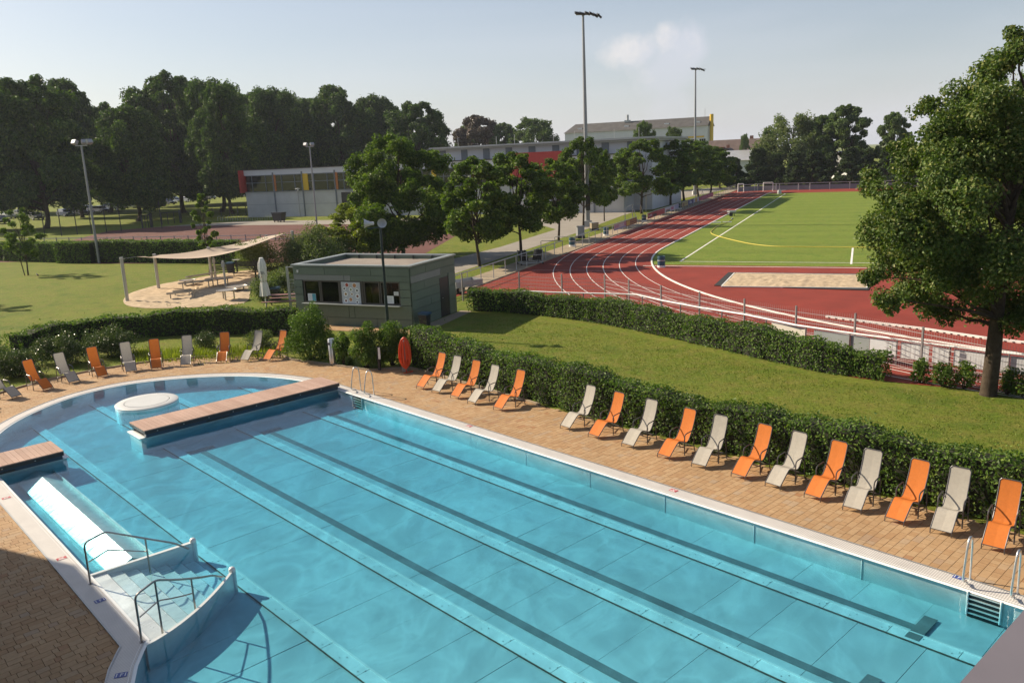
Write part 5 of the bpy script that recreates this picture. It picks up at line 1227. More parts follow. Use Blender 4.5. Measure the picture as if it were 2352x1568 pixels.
table((432, 656), .62, .45, 'small round metal play table by the lawn edge'); table((505, 658), 1.05, .62, 'big trough shaped metal play table', .55); table((524, 690), .68, .72, 'round metal play table on three legs near the parasol'); table((545, 668), .75, .35, 'low round metal play table by the tall play post')
for (x, y, ty, lb) in ((519, 662, 600, 'tall play post with a hinged water gate'), (496, 640, 592, 'shorter play post behind the big play table')):
    b = G(x, y); h = hgt(b, ty); t = thing('play_post', lb, 'play equipment', tuple(b)); MB().cyl((0, 0, 0), .075, h, 12).build('tube', MT['postw'], t, smooth=True); MB().box((0, 0, h - .25), (.22, .18, .3)).build('collar', MT['pole'], t); MB().lathe([(.085, h - .02), (.085, h + .03), (.001, h + .04)], n=12).build('cap', MT['galv'], t)
def bench(px, rz, label, L_=1.6):
    t = thing('bench', label, 'bench', tuple(G(*px)), rz)
    for i in range(4): MB().box((0, -.18 + i * .12, .44), (L_, .09, .03)).build('seat_slat', MT['dark'], t)
    for i in range(4): MB().box((0, .28 + i * .03, .56 + i * .11), (L_, .025, .085)).build('back_slat', MT['dark'], t)
    for x in (-L_ / 2 + .1, L_ / 2 - .1): MB().bar((x, -.2, 0), (x, -.2, .44), .05).bar((x, .25, 0), (x, .38, .95), .05).bar((x, -.2, .42), (x, .26, .42), .05).build('leg', MT['dark'], t)
bench((512, 637), R(20), 'dark metal bench standing open to the lawn at the sand edge', 1.9); bench((565, 628), R(-4), 'dark metal bench in front of the willow shrubs', 1.9)
bin_((531, 628), 'black bin with a blue bag between the two play area benches', 'bluebag', .95); t = thing('play_shelf', 'small metal table top on one leg beside the blue bagged bin', 'table', tuple(G(546, 626))); MB().cyl((0, 0, 0), .05, 1.05, 8).build('leg', MT['dark'], t); MB().box((0, 0, 1.06), (.6, .45, .03)).build('top', MT['galv'], t)
b = G(598, 652); t = thing('play_ramp', 'wooden climbing ramp with steps at the end of the sand', 'play equipment', tuple(b)); 
for i in range(6): MB().box((.05 * i, .12 * i, .12 + .13 * i), (.7, .14, .05)).build('step', MT['strip'], t)
MB().box((-.38, .35, .9), (.10, .10, 1.8)).build('post', MT['bark'], t); MB().bar((-.3, 0, .05), (-.05, .7, .9), .06).bar((.35, 0, .05), (.55, .7, .9), .06).build('stringer', MT['bark'], t)
# pigeon on the left lawn
b = G(87, 634.5); t = thing('pigeon', 'small dark pigeon standing on the lawn by the staked tree', 'bird', tuple(b), R(150)); m = MB()
m.lathe([(.001, -.17), (.03, -.14), (.055, -.05), (.06, .03), (.045, .10), (.032, .14), (.034, .17), (.022, .205), (.001, .215)], (0, 0, .14), 12, Matrix.Rotation(R(-62), 4, 'Y').inverted()); m.build('body', MT['dark'], t, smooth=True)
MB().tube([(.01, .02, .09), (.01, .02, 0)], .006, 5).build('leg', MT['red'], t); MB().tube([(.01, -.02, .09), (.01, -.02, 0)], .006, 5).build('leg', MT['red'], t)
# ================================================================== BUILDINGS, MASTS, FENCES, CARS, SPORTS THINGS
MT['concrete'] = simple('concrete_wall', (.47, .47, .47), .9, 0, .12, .35, .2, 8)
MT['pwhite'] = simple('pale_panel', (.60, .60, .64), .6, 0, .04, .5)
MT['pgrey'] = simple('grey_pilaster', (.17, .19, .22), .6, 0, .06)
MT['roofmetal'] = simple('roof_metal', (.42, .42, .42), .45, .4, .1, .6)
MT['brickd'] = simple('dark_brick', (.050, .046, .046), .9, 0, .2, 4)
MT['tiles'] = simple('grey_roof_tiles', (.070, .066, .064), .85, 0, .28, .5, .4, 6)
MT['tilesb'] = simple('brown_roof_tiles', (.12, .085, .075), .85, 0, .2, .8, .4, 6)
MT['brick'] = simple('red_brick', (.30, .12, .075), .9, 0, .2, 2)
def solve_x(P0, d, xpx, z=0.0):
    lo_, hi_ = -400.0, 400.0
    for _ in range(60):
        m = (lo_ + hi_) / 2; q = P0 + d * m
        if q.y < 1 or proj((q.x, q.y, z))[0] < xpx: lo_ = m
        else: hi_ = m
    return lo_
HA = R(-25.3); hd = Vector((math.cos(HA), math.sin(HA), 0)); hn = Vector((-math.sin(HA), math.cos(HA), 0))
H0 = G(570.5, 499)
hall = thing('sports_hall', 'long sports hall with concrete base, dark window band and coloured panels', 'building', tuple(H0), HA)
sx_ = lambda x, z=5.0: solve_x(H0, hd, x, z)
Lh = sx_(1432, 6)
Z1, Z2, Z3 = 4.36, 7.25, 8.15
MB().box((Lh / 2, 7, Z1 / 2), (Lh, 14, Z1)).build('base_wall', MT['concrete'], hall)
MB().box((Lh / 2, 7.3, (Z1 + Z2) / 2), (Lh - .4, 13.4, Z2 - Z1)).build('window_backing', MT['black'], hall)
MB().box((Lh / 2, 7, (Z2 + Z3) / 2), (Lh, 14, Z3 - Z2)).build('fascia', MT['pwhite'], hall); MB().box((Lh / 2, 7, Z3 + .08), (Lh + .3, 14.3, .16)).build('roof', MT['tiles'], hall)
MB().box((-.12, 6, (Z1 + Z3) / 2), (.3, 14.2, Z3 - Z1 + .1)).build('end_panel', MT['red'], hall)
MB().box((Lh / 2, -.012, Z1 / 2), (Lh, .02, .04)).build('wall_joint', MT['pgrey'], hall); MB().box((Lh / 2, -.08, Z1 + .04), (Lh, .22, .10)).build('window_sill', MT['pgrey'], hall)
edges = [567, 629, 635, 695, 709, 770, 777, 840, 853, 915, 923, 990, 1003]
bays = []
cuts = [sx_(x) for x in edges]
bl_ = (cuts[3] - cuts[2]) + (cuts[4] - cuts[3])
while cuts[-1] < Lh - 10: cuts += [cuts[-1] + (cuts[2] - cuts[0]) * .9, cuts[-1] + (cuts[2] - cuts[0])]
for i in range(0, len(cuts) - 1, 2):
    a, b = cuts[i], cuts[i + 1]
    w_ = MB().box(((a + b) / 2, .10, (Z1 + Z2) / 2), (b - a, .06, Z2 - Z1 - .1)).build('window', MT['glass'], hall)
    MB().box(((a + b) / 2, .02, (Z1 + Z2) / 2 + .15), (b - a, .08, .10)).box(((a + b) / 2, .02, Z2 - .05), (b - a, .08, .10)).build('transom', MT['pgrey'], w_)
    for f in (.22, .72): MB().box((a + (b - a) * f, .02, (Z1 + Z2) / 2), (.10, .078, Z2 - Z1)).build('mullion', MT['pgrey'], w_)
    if i + 2 < len(cuts):
        c = cuts[i + 2]; col_ = MT['yellow'] if (i // 2) % 2 else MT['orangep']
        MB().box(((b + c) / 2, .02, (Z1 + Z2) / 2), (c - b - .05, .12, Z2 - Z1 - .02)).build('coloured_panel', col_, hall)
        MB().box((b + .1, -.10, Z2 / 2 + .2), (.18, .16, Z2 + .4)).build('downpipe', MT['pgrey'], hall)
MB().box((sx_(800, 3) + 2.5, -.6, 2.0), (6.0, 1.2, 4.0)).build('porch', MT['brickd'], hall)
# upper hall, set back
ua, ub = sx_(946, 10) + 2, sx_(1428, 10) + 3
MB().box(((ua + ub) / 2, 14, 5.0), (ub - ua, 18, 10.0)).build('upper_wall', MT['pwhite'], hall)
for x in np.arange(ua + .2, ub, (ub - ua) / 9.0): MB().box((x + .6, 4.95, 9.0), (1.1, .14, 1.9)).build('pilaster', MT['pgrey'], hall)
MB().box(((ua + ub) / 2, 13.6, 10.35), (ub - ua + 2, 20.0, .25)).build('upper_roof', MT['roofmetal'], hall); MB().box(((ua + ub) / 2, 13.8, 10.08), (ub - ua + 1.4, 19.0, .3)).build('eaves', MT['galv'], hall)
ra, rb = sx_(1178, 8), sx_(1303, 8); MB().box(((ra + rb) / 2, -.25, 7.2), (rb - ra, .4, 3.6)).build('red_panel', MT['red'], hall)
wa = sx_(1385, 8); MB().box((wa + 1, -.08, 6.5), (5.0, .06, 1.7)).build('window', MT['glass'], hall)
for i, x in enumerate(np.arange(ua + 1, ub, 5.2)): MB().cyl((x, 10 + 4 * (i % 2), 10.4), .03, 1.6, 5).build('lightning_rod', MT['galv'], hall)
# school behind
s0 = G(1300, 404); sa = R(-24); sdv = Vector((math.cos(sa), math.sin(sa), 0))
sch = thing('school_building', 'white school block with a long grey tiled roof and yellow bands', 'building', tuple(s0), sa)
Ls = solve_x(s0, sdv, 1624, 12); he = hgt(s0, 307); hr = hgt(s0, 286)
MB().box((Ls / 2, 7, he / 2), (Ls, 14, he)).build('wall', MT['pwhite'], sch)
m = MB(); m.add([(-.4, -.6, he), (Ls + .4, -.6, he), (Ls + .4, 14.6, he), (-.4, 14.6, he), (2.5, 7, hr), (Ls + .4, 7, hr)], [(0, 1, 5, 4), (1, 2, 5), (2, 3, 4, 5), (3, 0, 4), (3, 2, 1, 0)]); rf = m.build('roof', MT['tiles'], sch)
for x in (Ls * .1, Ls * .44, Ls * .72, Ls * .93): MB().box((x, 2.6, he + (hr - he) * .45), (1.8, .7, .5)).build('skylight', MT['white'], rf)
MB().cyl((Ls * .43, 6.4, hr - .8), .5, 3.4, 10).box((Ls * .43, 6.2, hr), (2.4, 1.4, .8)).build('vent', MT['galv'], rf)
MB().box((Ls * .5, -.12, he - 4.1), (Ls * .96, .3, .6)).build('yellow_band', MT['yellow'], sch)
for i in range(16):
    x = Ls * (.04 + .062 * i); f = MB().box((x, -.05, he - 6.2), (Ls * .048, .12, 3.0)).build('window', MT['white'], sch)
    for q in (-.3, .02, .32): MB().box((x + Ls * .046 * q, -.14, he - 6.2), (Ls * .0125, .06, 2.5)).build('pane', MT['glass'], f)
MB().cyl((Ls + 1.0, 4, 0), .75, hgt(s0, 282), 16).build('stair_tower', MT['yellow'], sch, smooth=True); MB().tube([(Ls - 2, 6, hr), (Ls - 2, 6, hr + 3.0)], .08, 5).build('antenna', MT['galv'], rf)
# lower school wing
t = thing('school_wing', 'low grey roofed annex between the hall and the school', 'building', tuple(G(1215, 412)), sa); MB().box((12, 6, 4), (26, 12, 8)).build('wall', MT['strip'], t); MB().box((12, 6, 8.2), (27, 13, .5)).build('roof', MT['roofmetal'], t)
# houses beyond the conifers
def house(px, L_, D_, hw_, hr_, rz, label, wallm, roofm, extra=None):
    t = thing('house', label, 'house', tuple(G(*px)), rz); MB().box((0, 0, hw_ / 2), (L_, D_, hw_)).build('wall', wallm, t)
    m = MB(); m.add([(-L_ / 2 - .3, -D_ / 2 - .4, hw_), (L_ / 2 + .3, -D_ / 2 - .4, hw_), (L_ / 2 + .3, D_ / 2 + .4, hw_), (-L_ / 2 - .3, D_ / 2 + .4, hw_), (-L_ / 2 - .3, 0, hr_), (L_ / 2 + .3, 0, hr_)], [(0, 1, 5, 4), (2, 3, 4, 5), (1, 2, 5), (3, 0, 4), (3, 2, 1, 0)]); r_ = m.build('roof', roofm, t)
    MB().box((L_ * .22, .6, hr_ - .2), (1.0, .8, 2.2)).build('chimney', MT['brick'], r_)
    for x in np.linspace(-L_ * .36, L_ * .36, 4):
        w_ = MB().box((x, -D_ / 2 - .03, hw_ * .6), (1.3, .1, 1.5)).build('window', MT['white'], t); MB().box((x, -D_ / 2 - .10, hw_ * .6), (1.05, .05, 1.25)).build('pane', MT['glass'], w_)
    if extra: MB().box((-L_ * .32, -D_ * .32, hw_ + 1.6), (3.4, 4.5, 2.6)).build('dormer', MT['red'], r_)
    return t
p = G(1695, 405); h_ = hgt(p, 320); house((1695, 405), 17, 11, h_ - 5, h_, R(-24), 'brown roofed house with a red dormer beyond the conifers', MT['brick'], MT['tilesb'], True)
p = G(1674, 409); h_ = hgt(p, 340); house((1674, 409), 8, 7, h_ - 3.2, h_, R(66), 'small brick gabled house beside the grey shed', MT['brick'], MT['tilesb'])
p = G(1668, 415); h_ = hgt(p, 352); t = thing('shed', 'long shed with a pale sloping metal roof behind the conifers', 'shed', tuple(p), R(-24)); MB().box((0, 5, (h_ - 2) / 2), (16, 10, h_ - 2)).build('wall', MT['pwhite'], t); m = MB(); m.add([(-8.4, -.5, h_ - 2), (8.4, -.5, h_ - 2), (8.4, 10.4, h_ + .6), (-8.4, 10.4, h_ + .6)], [(0, 1, 2, 3)]); m.build('roof', MT['roofmetal'], t); MB().box((0, -.05, 2.0), (2.8, .1, 3.2)).build('door', MT['pgrey'], t)
p = G(1947, 408); h_ = hgt(p, 346); house((1947, 408), 8, 7, h_ - 3, h_, R(30), 'white house with a pale roof half hidden in the conifer screen', MT['white'], MT['roofmetal'])
# ------------------------------------------------------------------ tall sports masts
MT['mast'] = simple('mast_steel', (.27, .275, .29), .45, .4, .08, .5)
def mast(px, ty, label, n):
    b = G(*px); h = hgt(b, ty); t = thing('floodlight_mast', label, 'floodlight', tuple(b))
    MB().tube([(0, 0, 0), (0, 0, h * .35), (0, 0, h)], [.30, .24, .13], 14).build('pole', MT['mast'], t, smooth=True)
    MB().box((0, 0, .35), (.9, .9, .7)).build('plinth', MT['concrete'], t); MB().box((.05, -.36, 3.2), (.5, .3, 2.6)).build('switch_box', MT['dark'], t)
    MB().bar((-.8, -.1, h), (1.9, .3, h), .12, .12).build('crossarm', MT['mast'], t)
    for i, (x, y) in enumerate([(-.65, -.3), (-.1, .15), (.5, .1), (.95, -.2), (1.4, .15), (1.8, -.15)][:n]):
        hd_ = MB(); mt = Matrix.Rotation(R(16), 4, 'X') @ Matrix.Rotation(R(10 + 6 * i), 4, 'Y'); hd_.box((x, y, h + .15 - .12 * max(0, i - 2)), (.60, .80, .20), tilt=mt); o = hd_.build('lamp_head', MT['dark'], t)
        MB().box((x, y + .02, h + .15 - .12 * max(0, i - 2) - .14), (.50, .65, .04), tilt=mt).build('lens', MT['galv'], o)
mast((1350, 520), 34, 'very tall grey floodlight mast beside the railing and the path', 6); mast((1596, 447), 160, 'tall grey floodlight mast far along the track in front of the school', 5)
def flood(px, ty, label, n):
    b = G(*px); h = hgt(b, ty); t = thing('floodlight_pole', label, 'floodlight', tuple(b)); MB().cyl((0, 0, 0), .13, h, 12, .085).build('pole', MT['mast'], t, smooth=True)
    MB().bar((-.55, 0, h + .05), (.55, 0, h + .05), .09).build('bracket', MT['galv'], t)
    for i, (x, a) in enumerate([(-.52, -25), (.40, 30), (.85, 60)][:n]):
        mt = Matrix.Rotation(R(a), 4, 'Z') @ Matrix.Rotation(R(-28), 4, 'X'); o = MB().box((x, -.1, h + .38), (.54, .34, .40), tilt=mt).build('lamp_head', MT['pole'], t); c = mt @ Vector((0, -.18, -.03)); MB().box(Vector((x, -.1, h + .38)) + c, (.46, .03, .30), tilt=mt).build('lens', MT['galv'], o); MB().tube([(x, 0, h + .05), (x, -.05, h + .25)], .03, 5).build('yoke', MT['galv'], o)
flood((228, 604), 336, 'floodlight pole with three lamps at the gap in the back hedge', 3); flood((728, 517), 338, 'floodlight pole with two lamps in front of the sports hall', 2)
b = G(690, 499); h = hgt(b, 432); t = thing('path_lamp', 'mushroom topped path lamp in front of the hall wall', 'lamp', tuple(b)); MB().cyl((0, 0, 0), .06, h - .4, 8).build('pole', MT['mast'], t); MB().cyl((0, 0, h - .45), .14, .3, 12).build('lamp_glass', MT['pwhite'], t); MB().lathe([(.42, h - .15), (.40, h - .10), (.05, h), (.001, h)], n=20).build('lamp_cap', MT['galv'], t)
b = G(1446, 469); h = hgt(b, 370); t = thing('flag_pole', 'thin pale leaning flag pole beside the goal frame', 'pole', tuple(b)); MB().tube([(0, 0, 0), (-.45, 0, h)], [.07, .04], 8).build('pole', MT['postw'], t); MB().lathe([(.06, 0), (.05, .05), (.001, .07)], (-.45, 0, h), 8).build('knob', MT['postw'], t)
for px, lb in (((1484, 487), 'slim grey pole between the first avenue trunks'), ((1517, 476), 'slim grey pole in front of the paved yard')): b = G(*px); t = thing('thin_pole', lb, 'pole', tuple(b)); MB().cyl((0, 0, 0), .06, 2.6, 8).build('pole', MT['postw'], t); MB().lathe([(.07, 2.6), (.05, 2.66), (.001, 2.68)], n=8).build('cap', MT['galv'], t)
# ------------------------------------------------------------------ mesh fence between hedge and track
FH = hgt(G(2291, 899), 787)
ftops = [(1088, 640), (1191.7, 627), (1289.7, 631.5), (1388.6, 633.6), (1444, 644), (1518, 658), (1606.7, 672.8), (1710, 689), (1829, 705.3), (1965, 722.7), (2120.5, 754), (2296, 787), (2440, 812)]
ftops[0] = (1060, 628)
fb = [G(x, y, FH) for x, y in ftops]
fence = thing('mesh_fence', 'grey double rod mesh fence along the edge of the red track', 'fence', (fb[5].x, fb[5].y, 0))
MT['fpost'] = simple('fence_post', (.25, .225, .225), .5, .3, .08); MT['wire'] = simple('fence_wire', (.46, .43, .43), .45, .4, .05)
for p in fb: MB().box((p.x, p.y, FH / 2 + .03), (.065, .065, FH + .06), math.atan2((fb[-1] - fb[4]).y, (fb[-1] - fb[4]).x)).build('post', MT['fpost'], fence, world=True)
for a, b in zip(fb, fb[1:]):
    m = MB(); L_ = (b - a).length; nv = int(L_ / .10); d_ = (b - a) / L_
    for z in np.arange(.06, FH, .2):
        a_ = Vector((a.x, a.y, z)); b_ = Vector((b.x, b.y, z)); m.bar(a_, b_, .017, .017)
    for i in range(nv): q = a + d_ * ((i + .5) * L_ / nv); m.bar((q.x, q.y, .03), (q.x, q.y, FH), .0055, .0055)
    m.build('mesh_panel', MT['wire'], fence, world=True)
# tubular track barrier with boards
BH = 1.02
btops = [(1193, 668), (1290, 672), (1440, 675.4), (1463, 676.7), (1520.8, 690), (1606.7, 706), (1710, 722), (1825, 746), (1963, 766), (2115, 786.4), (2260, 805), (2400, 820)]
bb = [G(x, y, BH) for x, y in btops]
bar = thing('track_barrier', 'white tubular barrier around the bend of the running track', 'barrier', (bb[5].x, bb[5].y, 0))
MB().tube([(p.x, p.y, BH) for p in bb], .038, 10).build('top_tube', MT['white'], bar, world=True, smooth=True)
pxs = [1193, 1240, 1290, 1340, 1390, 1440, 1475, 1520, 1563, 1607, 1658, 1710, 1760, 1851, 1952, 2061, 2183, 2319]
bposts = []
def on_barrier(x):
    for a, b in zip(bb, bb[1:]):
        xa, xb = proj(a)[0], proj(b)[0]
        if xa <= x <= xb:
            lo_, hi_ = 0.0, 1.0
            for _ in range(30):
                m_ = (lo_ + hi_) / 2
                if proj(a.lerp(b, m_))[0] < x: lo_ = m_
                else: hi_ = m_
            return a.lerp(b, lo_)
    return bb[-1]
for x in pxs:
    p = on_barrier(x); MB().tube([(p.x, p.y, 0), (p.x, p.y, BH - .03)], .03, 8).build('post', MT['fpost'], bar, world=True)
BMATS = {'c': simple('board_cream', (.55, .52, .45), .6, 0, .06), 'g': simple('board_grey', (.28, .31, .31), .6, 0, .1), 'w': simple('board_white', (.62, .64, .66), .6, 0, .06)}
for x0, x1, c_, lb in ((1771, 1851, 'c', 'cream board on the track barrier'), (1869, 1951, 'g', 'grey board on the track barrier beside the cream one'), (1953, 1997, 'g', 'short grey board on the track barrier'), (1998, 2060, 'w', 'white board on the barrier over the end of the fence hedge'), (2069, 2134, 'w', 'white board on the barrier behind the first young bush'), (2142, 2181, 'w', 'narrow white board on the barrier'), (2191, 2262, 'w', 'wide white board on the barrier next to the maple trunk'), (2300, 2318, 'w', 'narrow white board on the barrier past the maple trunk'), (2322, 2398, 'w', 'white board on the barrier farthest past the maple trunk')):
    a = on_barrier(x0); b = on_barrier(x1); d_ = (b - a).normalized(); nrm = Vector((d_.y, -d_.x, 0)) * -.05
    t = thing('barrier_board', lb, 'board', (a.x, a.y, 0)); m = MB(); m.bar(Vector((a.x, a.y, .62)) + nrm, Vector((b.x, b.y, .62)) + nrm, .02, .56); m.build('panel', BMATS[c_], t, world=True)
    m = MB(); m.bar(Vector((a.x, a.y, .91)) + nrm, Vector((b.x, b.y, .91)) + nrm, .035, .03); m.build('top_edge', MT['galv'], t, world=True); m = MB(); m.bar(Vector((a.x, a.y, .33)) + nrm, Vector((b.x, b.y, .33)) + nrm, .035, .03); m.build('bottom_edge', MT['galv'], t, world=True)
# ------------------------------------------------------------------ spectator railing with banners
RS = (G(1384, 548) - TO).dot(TN)
rail = thing('spectator_railing', 'grey tubular spectator railing running the length of the track', 'railing', tuple(TK(40, RS)))
rh = 1.08
def rt_at(x, z=.6):
    lo_, hi_ = -20.0, 200.0
    for _ in range(50):
        m_ = (lo_ + hi_) / 2
        if proj(TK(m_, RS, z))[0] < x: lo_ = m_
        else: hi_ = m_
    return lo_
g0, g1 = rt_at(1292), rt_at(1322); t_end = rt_at(1690); gap2 = (rt_at(1462), rt_at(1486))
for a, b in ((-9, g0), (g1, gap2[0]), (gap2[1], t_end)):
    MB().tube([TK(a, RS, rh), TK(b, RS, rh)], .035, 8).build('top_rail', MT['galv'], rail, world=True)
    for t_ in np.linspace(a, b, int((b - a) / 2.0) + 1): MB().tube([TK(t_, RS, 0), TK(t_, RS, rh)], .03, 7).build('post', MT['galv'], rail, world=True)
for gp_ in (g0, g1): MB().tube(fillet([TK(gp_, RS, rh), TK(gp_, RS - 2.0, rh), TK(gp_, RS - 2.0, 0)], .08), .033, 8).build('return_rail', MT['galv'], rail, world=True)
def banner(x0, x1, c, label, marks, zt=1.02, zb=.38):
    a, b = rt_at(x0), rt_at(x1); t = thing('banner', label, 'banner', tuple(TK((a + b) / 2, RS + .05))); Lb = b - a
    P = lambda f, z, o=.05: TK(a + Lb * f, RS + o, z)
    MB().add([P(0, zb), P(1, zb), P(1, zt), P(0, zt), P(0, zb, .035), P(1, zb, .035), P(1, zt, .035), P(0, zt, .035)], [(0, 1, 2, 3), (7, 6, 5, 4), (0, 4, 5, 1), (3, 2, 6, 7), (0, 3, 7, 4), (1, 5, 6, 2)]).build('cloth', simple('banner_cloth', c, .7, 0, .1, 3), t, world=True)
    for f0, f1, z0, z1, cc_ in marks: MB().add([P(f0, z0, .056), P(f1, z0, .056), P(f1, z1, .056), P(f0, z1, .056)], [(0, 1, 2, 3)]).build('print', simple('banner_print', cc_, .7, 0, .15, 8), t, world=True)
wt = (.55, .52, .52)
def words(f0, f1, z0, z1, c, n, rg=random.Random(4)):
    o = []; f = f0; st = (f1 - f0) / n
    for i in range(n): o.append((f, f + st * .62, z0, z1 * (1 if rg.random() < .3 else .0) + (z0 + (z1 - z0) * .7) * 1.0 if rg.random() < 0 else z1 - (z1 - z0) * rg.choice((0, .3)), c)); f += st
    return o
banner(1409, 1436.5, (.42, .27, .30), 'pink and blue banner on the railing nearest the kiosk', [(.0, 1, .38, .52, (.22, .22, .34)), (.88, .97, .55, .95, (.40, .12, .16))] + words(.08, .4, .64, .86, (.40, .14, .2), 6) + words(.46, .84, .74, .82, wt, 5) + words(.46, .84, .6, .67, wt, 6))
banner(1436.8, 1461.5, (.24, .06, .045), 'dark red banner with a round yellow emblem on the railing', [(.06, .36, .46, .94, (.50, .30, .06))] + words(.42, .95, .76, .9, (.50, .30, .06), 6) + words(.42, .95, .5, .62, (.50, .30, .06), 7))
banner(1487, 1526, (.30, .04, .045), 'long dark red banner behind the blue drum on the railing', [(.3, .5, .42, .75, (.05, .03, .03))] + words(.04, .24, .62, .82, wt, 7) + words(.56, .96, .84, .93, (.45, .2, .18), 8))
banner(1526.5, 1558, (.48, .46, .50), 'white banner with red and green stripes on the railing', [(.06, .36, .42, .58, (.06, .20, .12)), (.06, .36, .60, .72, (.30, .06, .06)), (.42, .62, .5, .9, (.36, .12, .2)), (.68, .98, .42, .98, (.28, .28, .40))])
banner(1565.5, 1579.5, (.36, .28, .13), 'olive yellow banner with a brown arch emblem on the railing', [(.12, .4, .45, .85, (.20, .10, .05))] + words(.5, .95, .6, .78, (.22, .13, .06), 4))
banner(1580, 1592, (.07, .06, .16), 'navy banner with white capital letters on the railing', words(.28, .72, .48, .86, wt, 3))
banner(1592.5, 1609, (.40, .36, .40), 'short white banner with an orange square on the railing', [(.2, .48, .4, .98, (.42, .22, .06)), (.72, .98, .4, .98, (.34, .05, .09))])
banner(1609.5, 1638, (.40, .08, .14), 'magenta banner at the far end of the banner row', words(.08, .45, .6, .85, (.50, .22, .28), 6) + words(.55, .95, .6, .85, (.50, .22, .28), 6))
# small goals behind the railing
def goal(pxa, pxb, h_, dep, label):
    a = G(*pxa); b = G(*pxb); c = (a + b) / 2; rz = math.atan2((b - a).y, (b - a).x); L_ = (b - a).length; t = thing('goal_frame', label, 'goal', tuple(c), rz)
    MB().tube(fillet([(-L_ / 2, 0, 0), (-L_ / 2, 0, h_), (L_ / 2, 0, h_), (L_ / 2, 0, 0)], .08), .05, 8).build('front_frame', MT['postw'], t)
    for s_ in (-1, 1): MB().tube(fillet([(s_ * L_ / 2, 0, h_), (s_ * L_ / 2, dep * .6, h_), (s_ * L_ / 2, dep, 0), (s_ * L_ / 2, 0, .04)], .15), .032, 7).build('side_stay', MT['postw'], t)
    MB().tube([(-L_ / 2, dep, .04), (L_ / 2, dep, .04)], .032, 7).build('ground_bar', MT['postw'], t)
goal((1436, 519), (1453, 506), 2.0, -1.6, 'small steel goal frame behind the pink banner'); goal((1598, 462), (1612, 456), 2.0, -1.6, 'small steel goal frame behind the magenta banner')
# drums used as bins
def drum(px, label):
    t = thing('litter_drum', label, 'bin', tuple(G(*px))); MB().lathe([(.27, .0), (.28, .30), (.28, .80), (.26, .82), (.24, .80)], n=20).build('body', simple('drum_blue', (.03, .085, .13), .45, .2, .3, 5), t, smooth=True); MB().lathe([(.285, .0), (.287, .16)], n=20).build('white_band', MT['white'], t); MB().lathe([(.288, .48), (.288, .56)], n=20).build('rib', MT['galv'], t)
for px, lb in (((1392, 541), 'blue and white litter drum by the railing near the tall mast'), ((1314, 566), 'blue and white litter drum at the gap in the railing'), ((1479, 509), 'blue and white litter drum in front of the long dark red banner'), ((1561, 480), 'blue litter drum next to the olive banner'), ((1519, 614), 'blue litter drum on the grass inside the track kerb')): drum(px, lb)
# cabinets
for px, s_, lb, nm in (((1333, 547), (.75, .45, 1.15), 'grey electrical cabinet beside the tall mast', 'electrical_cabinet'), ((1365, 529), (.85, .5, .8), 'weathered concrete block behind the street tree', 'concrete_block')):
    t = thing(nm, lb, 'cabinet' if 'cab' in nm else 'block', tuple(G(*px)), R(20)); MB().box((0, 0, s_[2] / 2 + .05), s_).build('body', MT['pole'] if 'cab' in nm else MT['strip'], t); MB().box((0, 0, .12), (s_[0] + .06, s_[1] + .06, .24)).build('plinth', MT['dark'], t); MB().box((0, 0, s_[2] + .07), (s_[0] + .08, s_[1] + .08, .05)).build('lid', MT['galv'], t); MB().box((s_[0] * .3, -s_[1] / 2 - .01, s_[2] * .6), (.04, .03, .12)).build('handle', MT['dark'], t)
# trolley of stacked chairs
t = thing('chair_trolley', 'steel trolley on castors parked at the track edge', 'trolley', tuple(G(1218, 606)), R(15)); L_, D_ = 1.75, 1.1
for x in (-L_ / 2, L_ / 2):
    for y in (-D_ / 2, D_ / 2): MB().box((x, y, .62), (.05, .05, 1.0)).build('upright', MT['galv'], t); MB().tube([(x, y - .03, .07), (x, y + .03, .07)], .07, 10).build('castor', MT['rubber'], t)
MB().box((0, -D_ / 2, .14), (L_, .05, .06)).box((0, D_ / 2, .14), (L_, .05, .06)).box((-L_ / 2, 0, .14), (.05, D_, .058)).box((L_ / 2, 0, .14), (.05, D_, .058)).box((0, -D_ / 2, .75), (L_, .04, .04)).build('frame', MT['galv'], t); MB().bar((L_ / 2, -.2, .2), (L_ / 2 + .75, -.3, .55), .04).build('handle', MT['fpost'], t)
MT['chairp'] = simple('dark_blue_plastic', (.025, .032, .045), .4, 0, .1)
b0 = G(1218, 606); rz0 = R(15)
for i in range(8):
    x = -.72 + .17 * i + (.30 if i > 3 else 0); lean = 12 if i > 3 else -12
    t = thing('stacking_chair', 'dark blue plastic chair ' + ('leaning forward' if i > 3 else 'leaning back') + ' in the stack on the trolley', 'chair', tuple(b0 + Matrix.Rotation(rz0, 3, 'Z') @ Vector((x, 0, .2))), rz0, 'chairs stacked on the trolley, ' + ('right pile' if i > 3 else 'left pile'))
    m_ = Matrix.Rotation(R(lean), 4, 'Y')
    for y in (-.2, -.07, .07, .2): MB().box(m_ @ Vector((0, y, .68)), (.03, .07, .42), tilt=m_).build('back_slat', MT['chairp'], t)
    MB().box(m_ @ Vector((0, 0, .90)), (.05, .5, .06), tilt=m_).build('top_rail', MT['chairp'], t); MB().box(m_ @ Vector((0, 0, .28)), (.05, .48, .42), tilt=m_).build('seat', MT['black'], t)
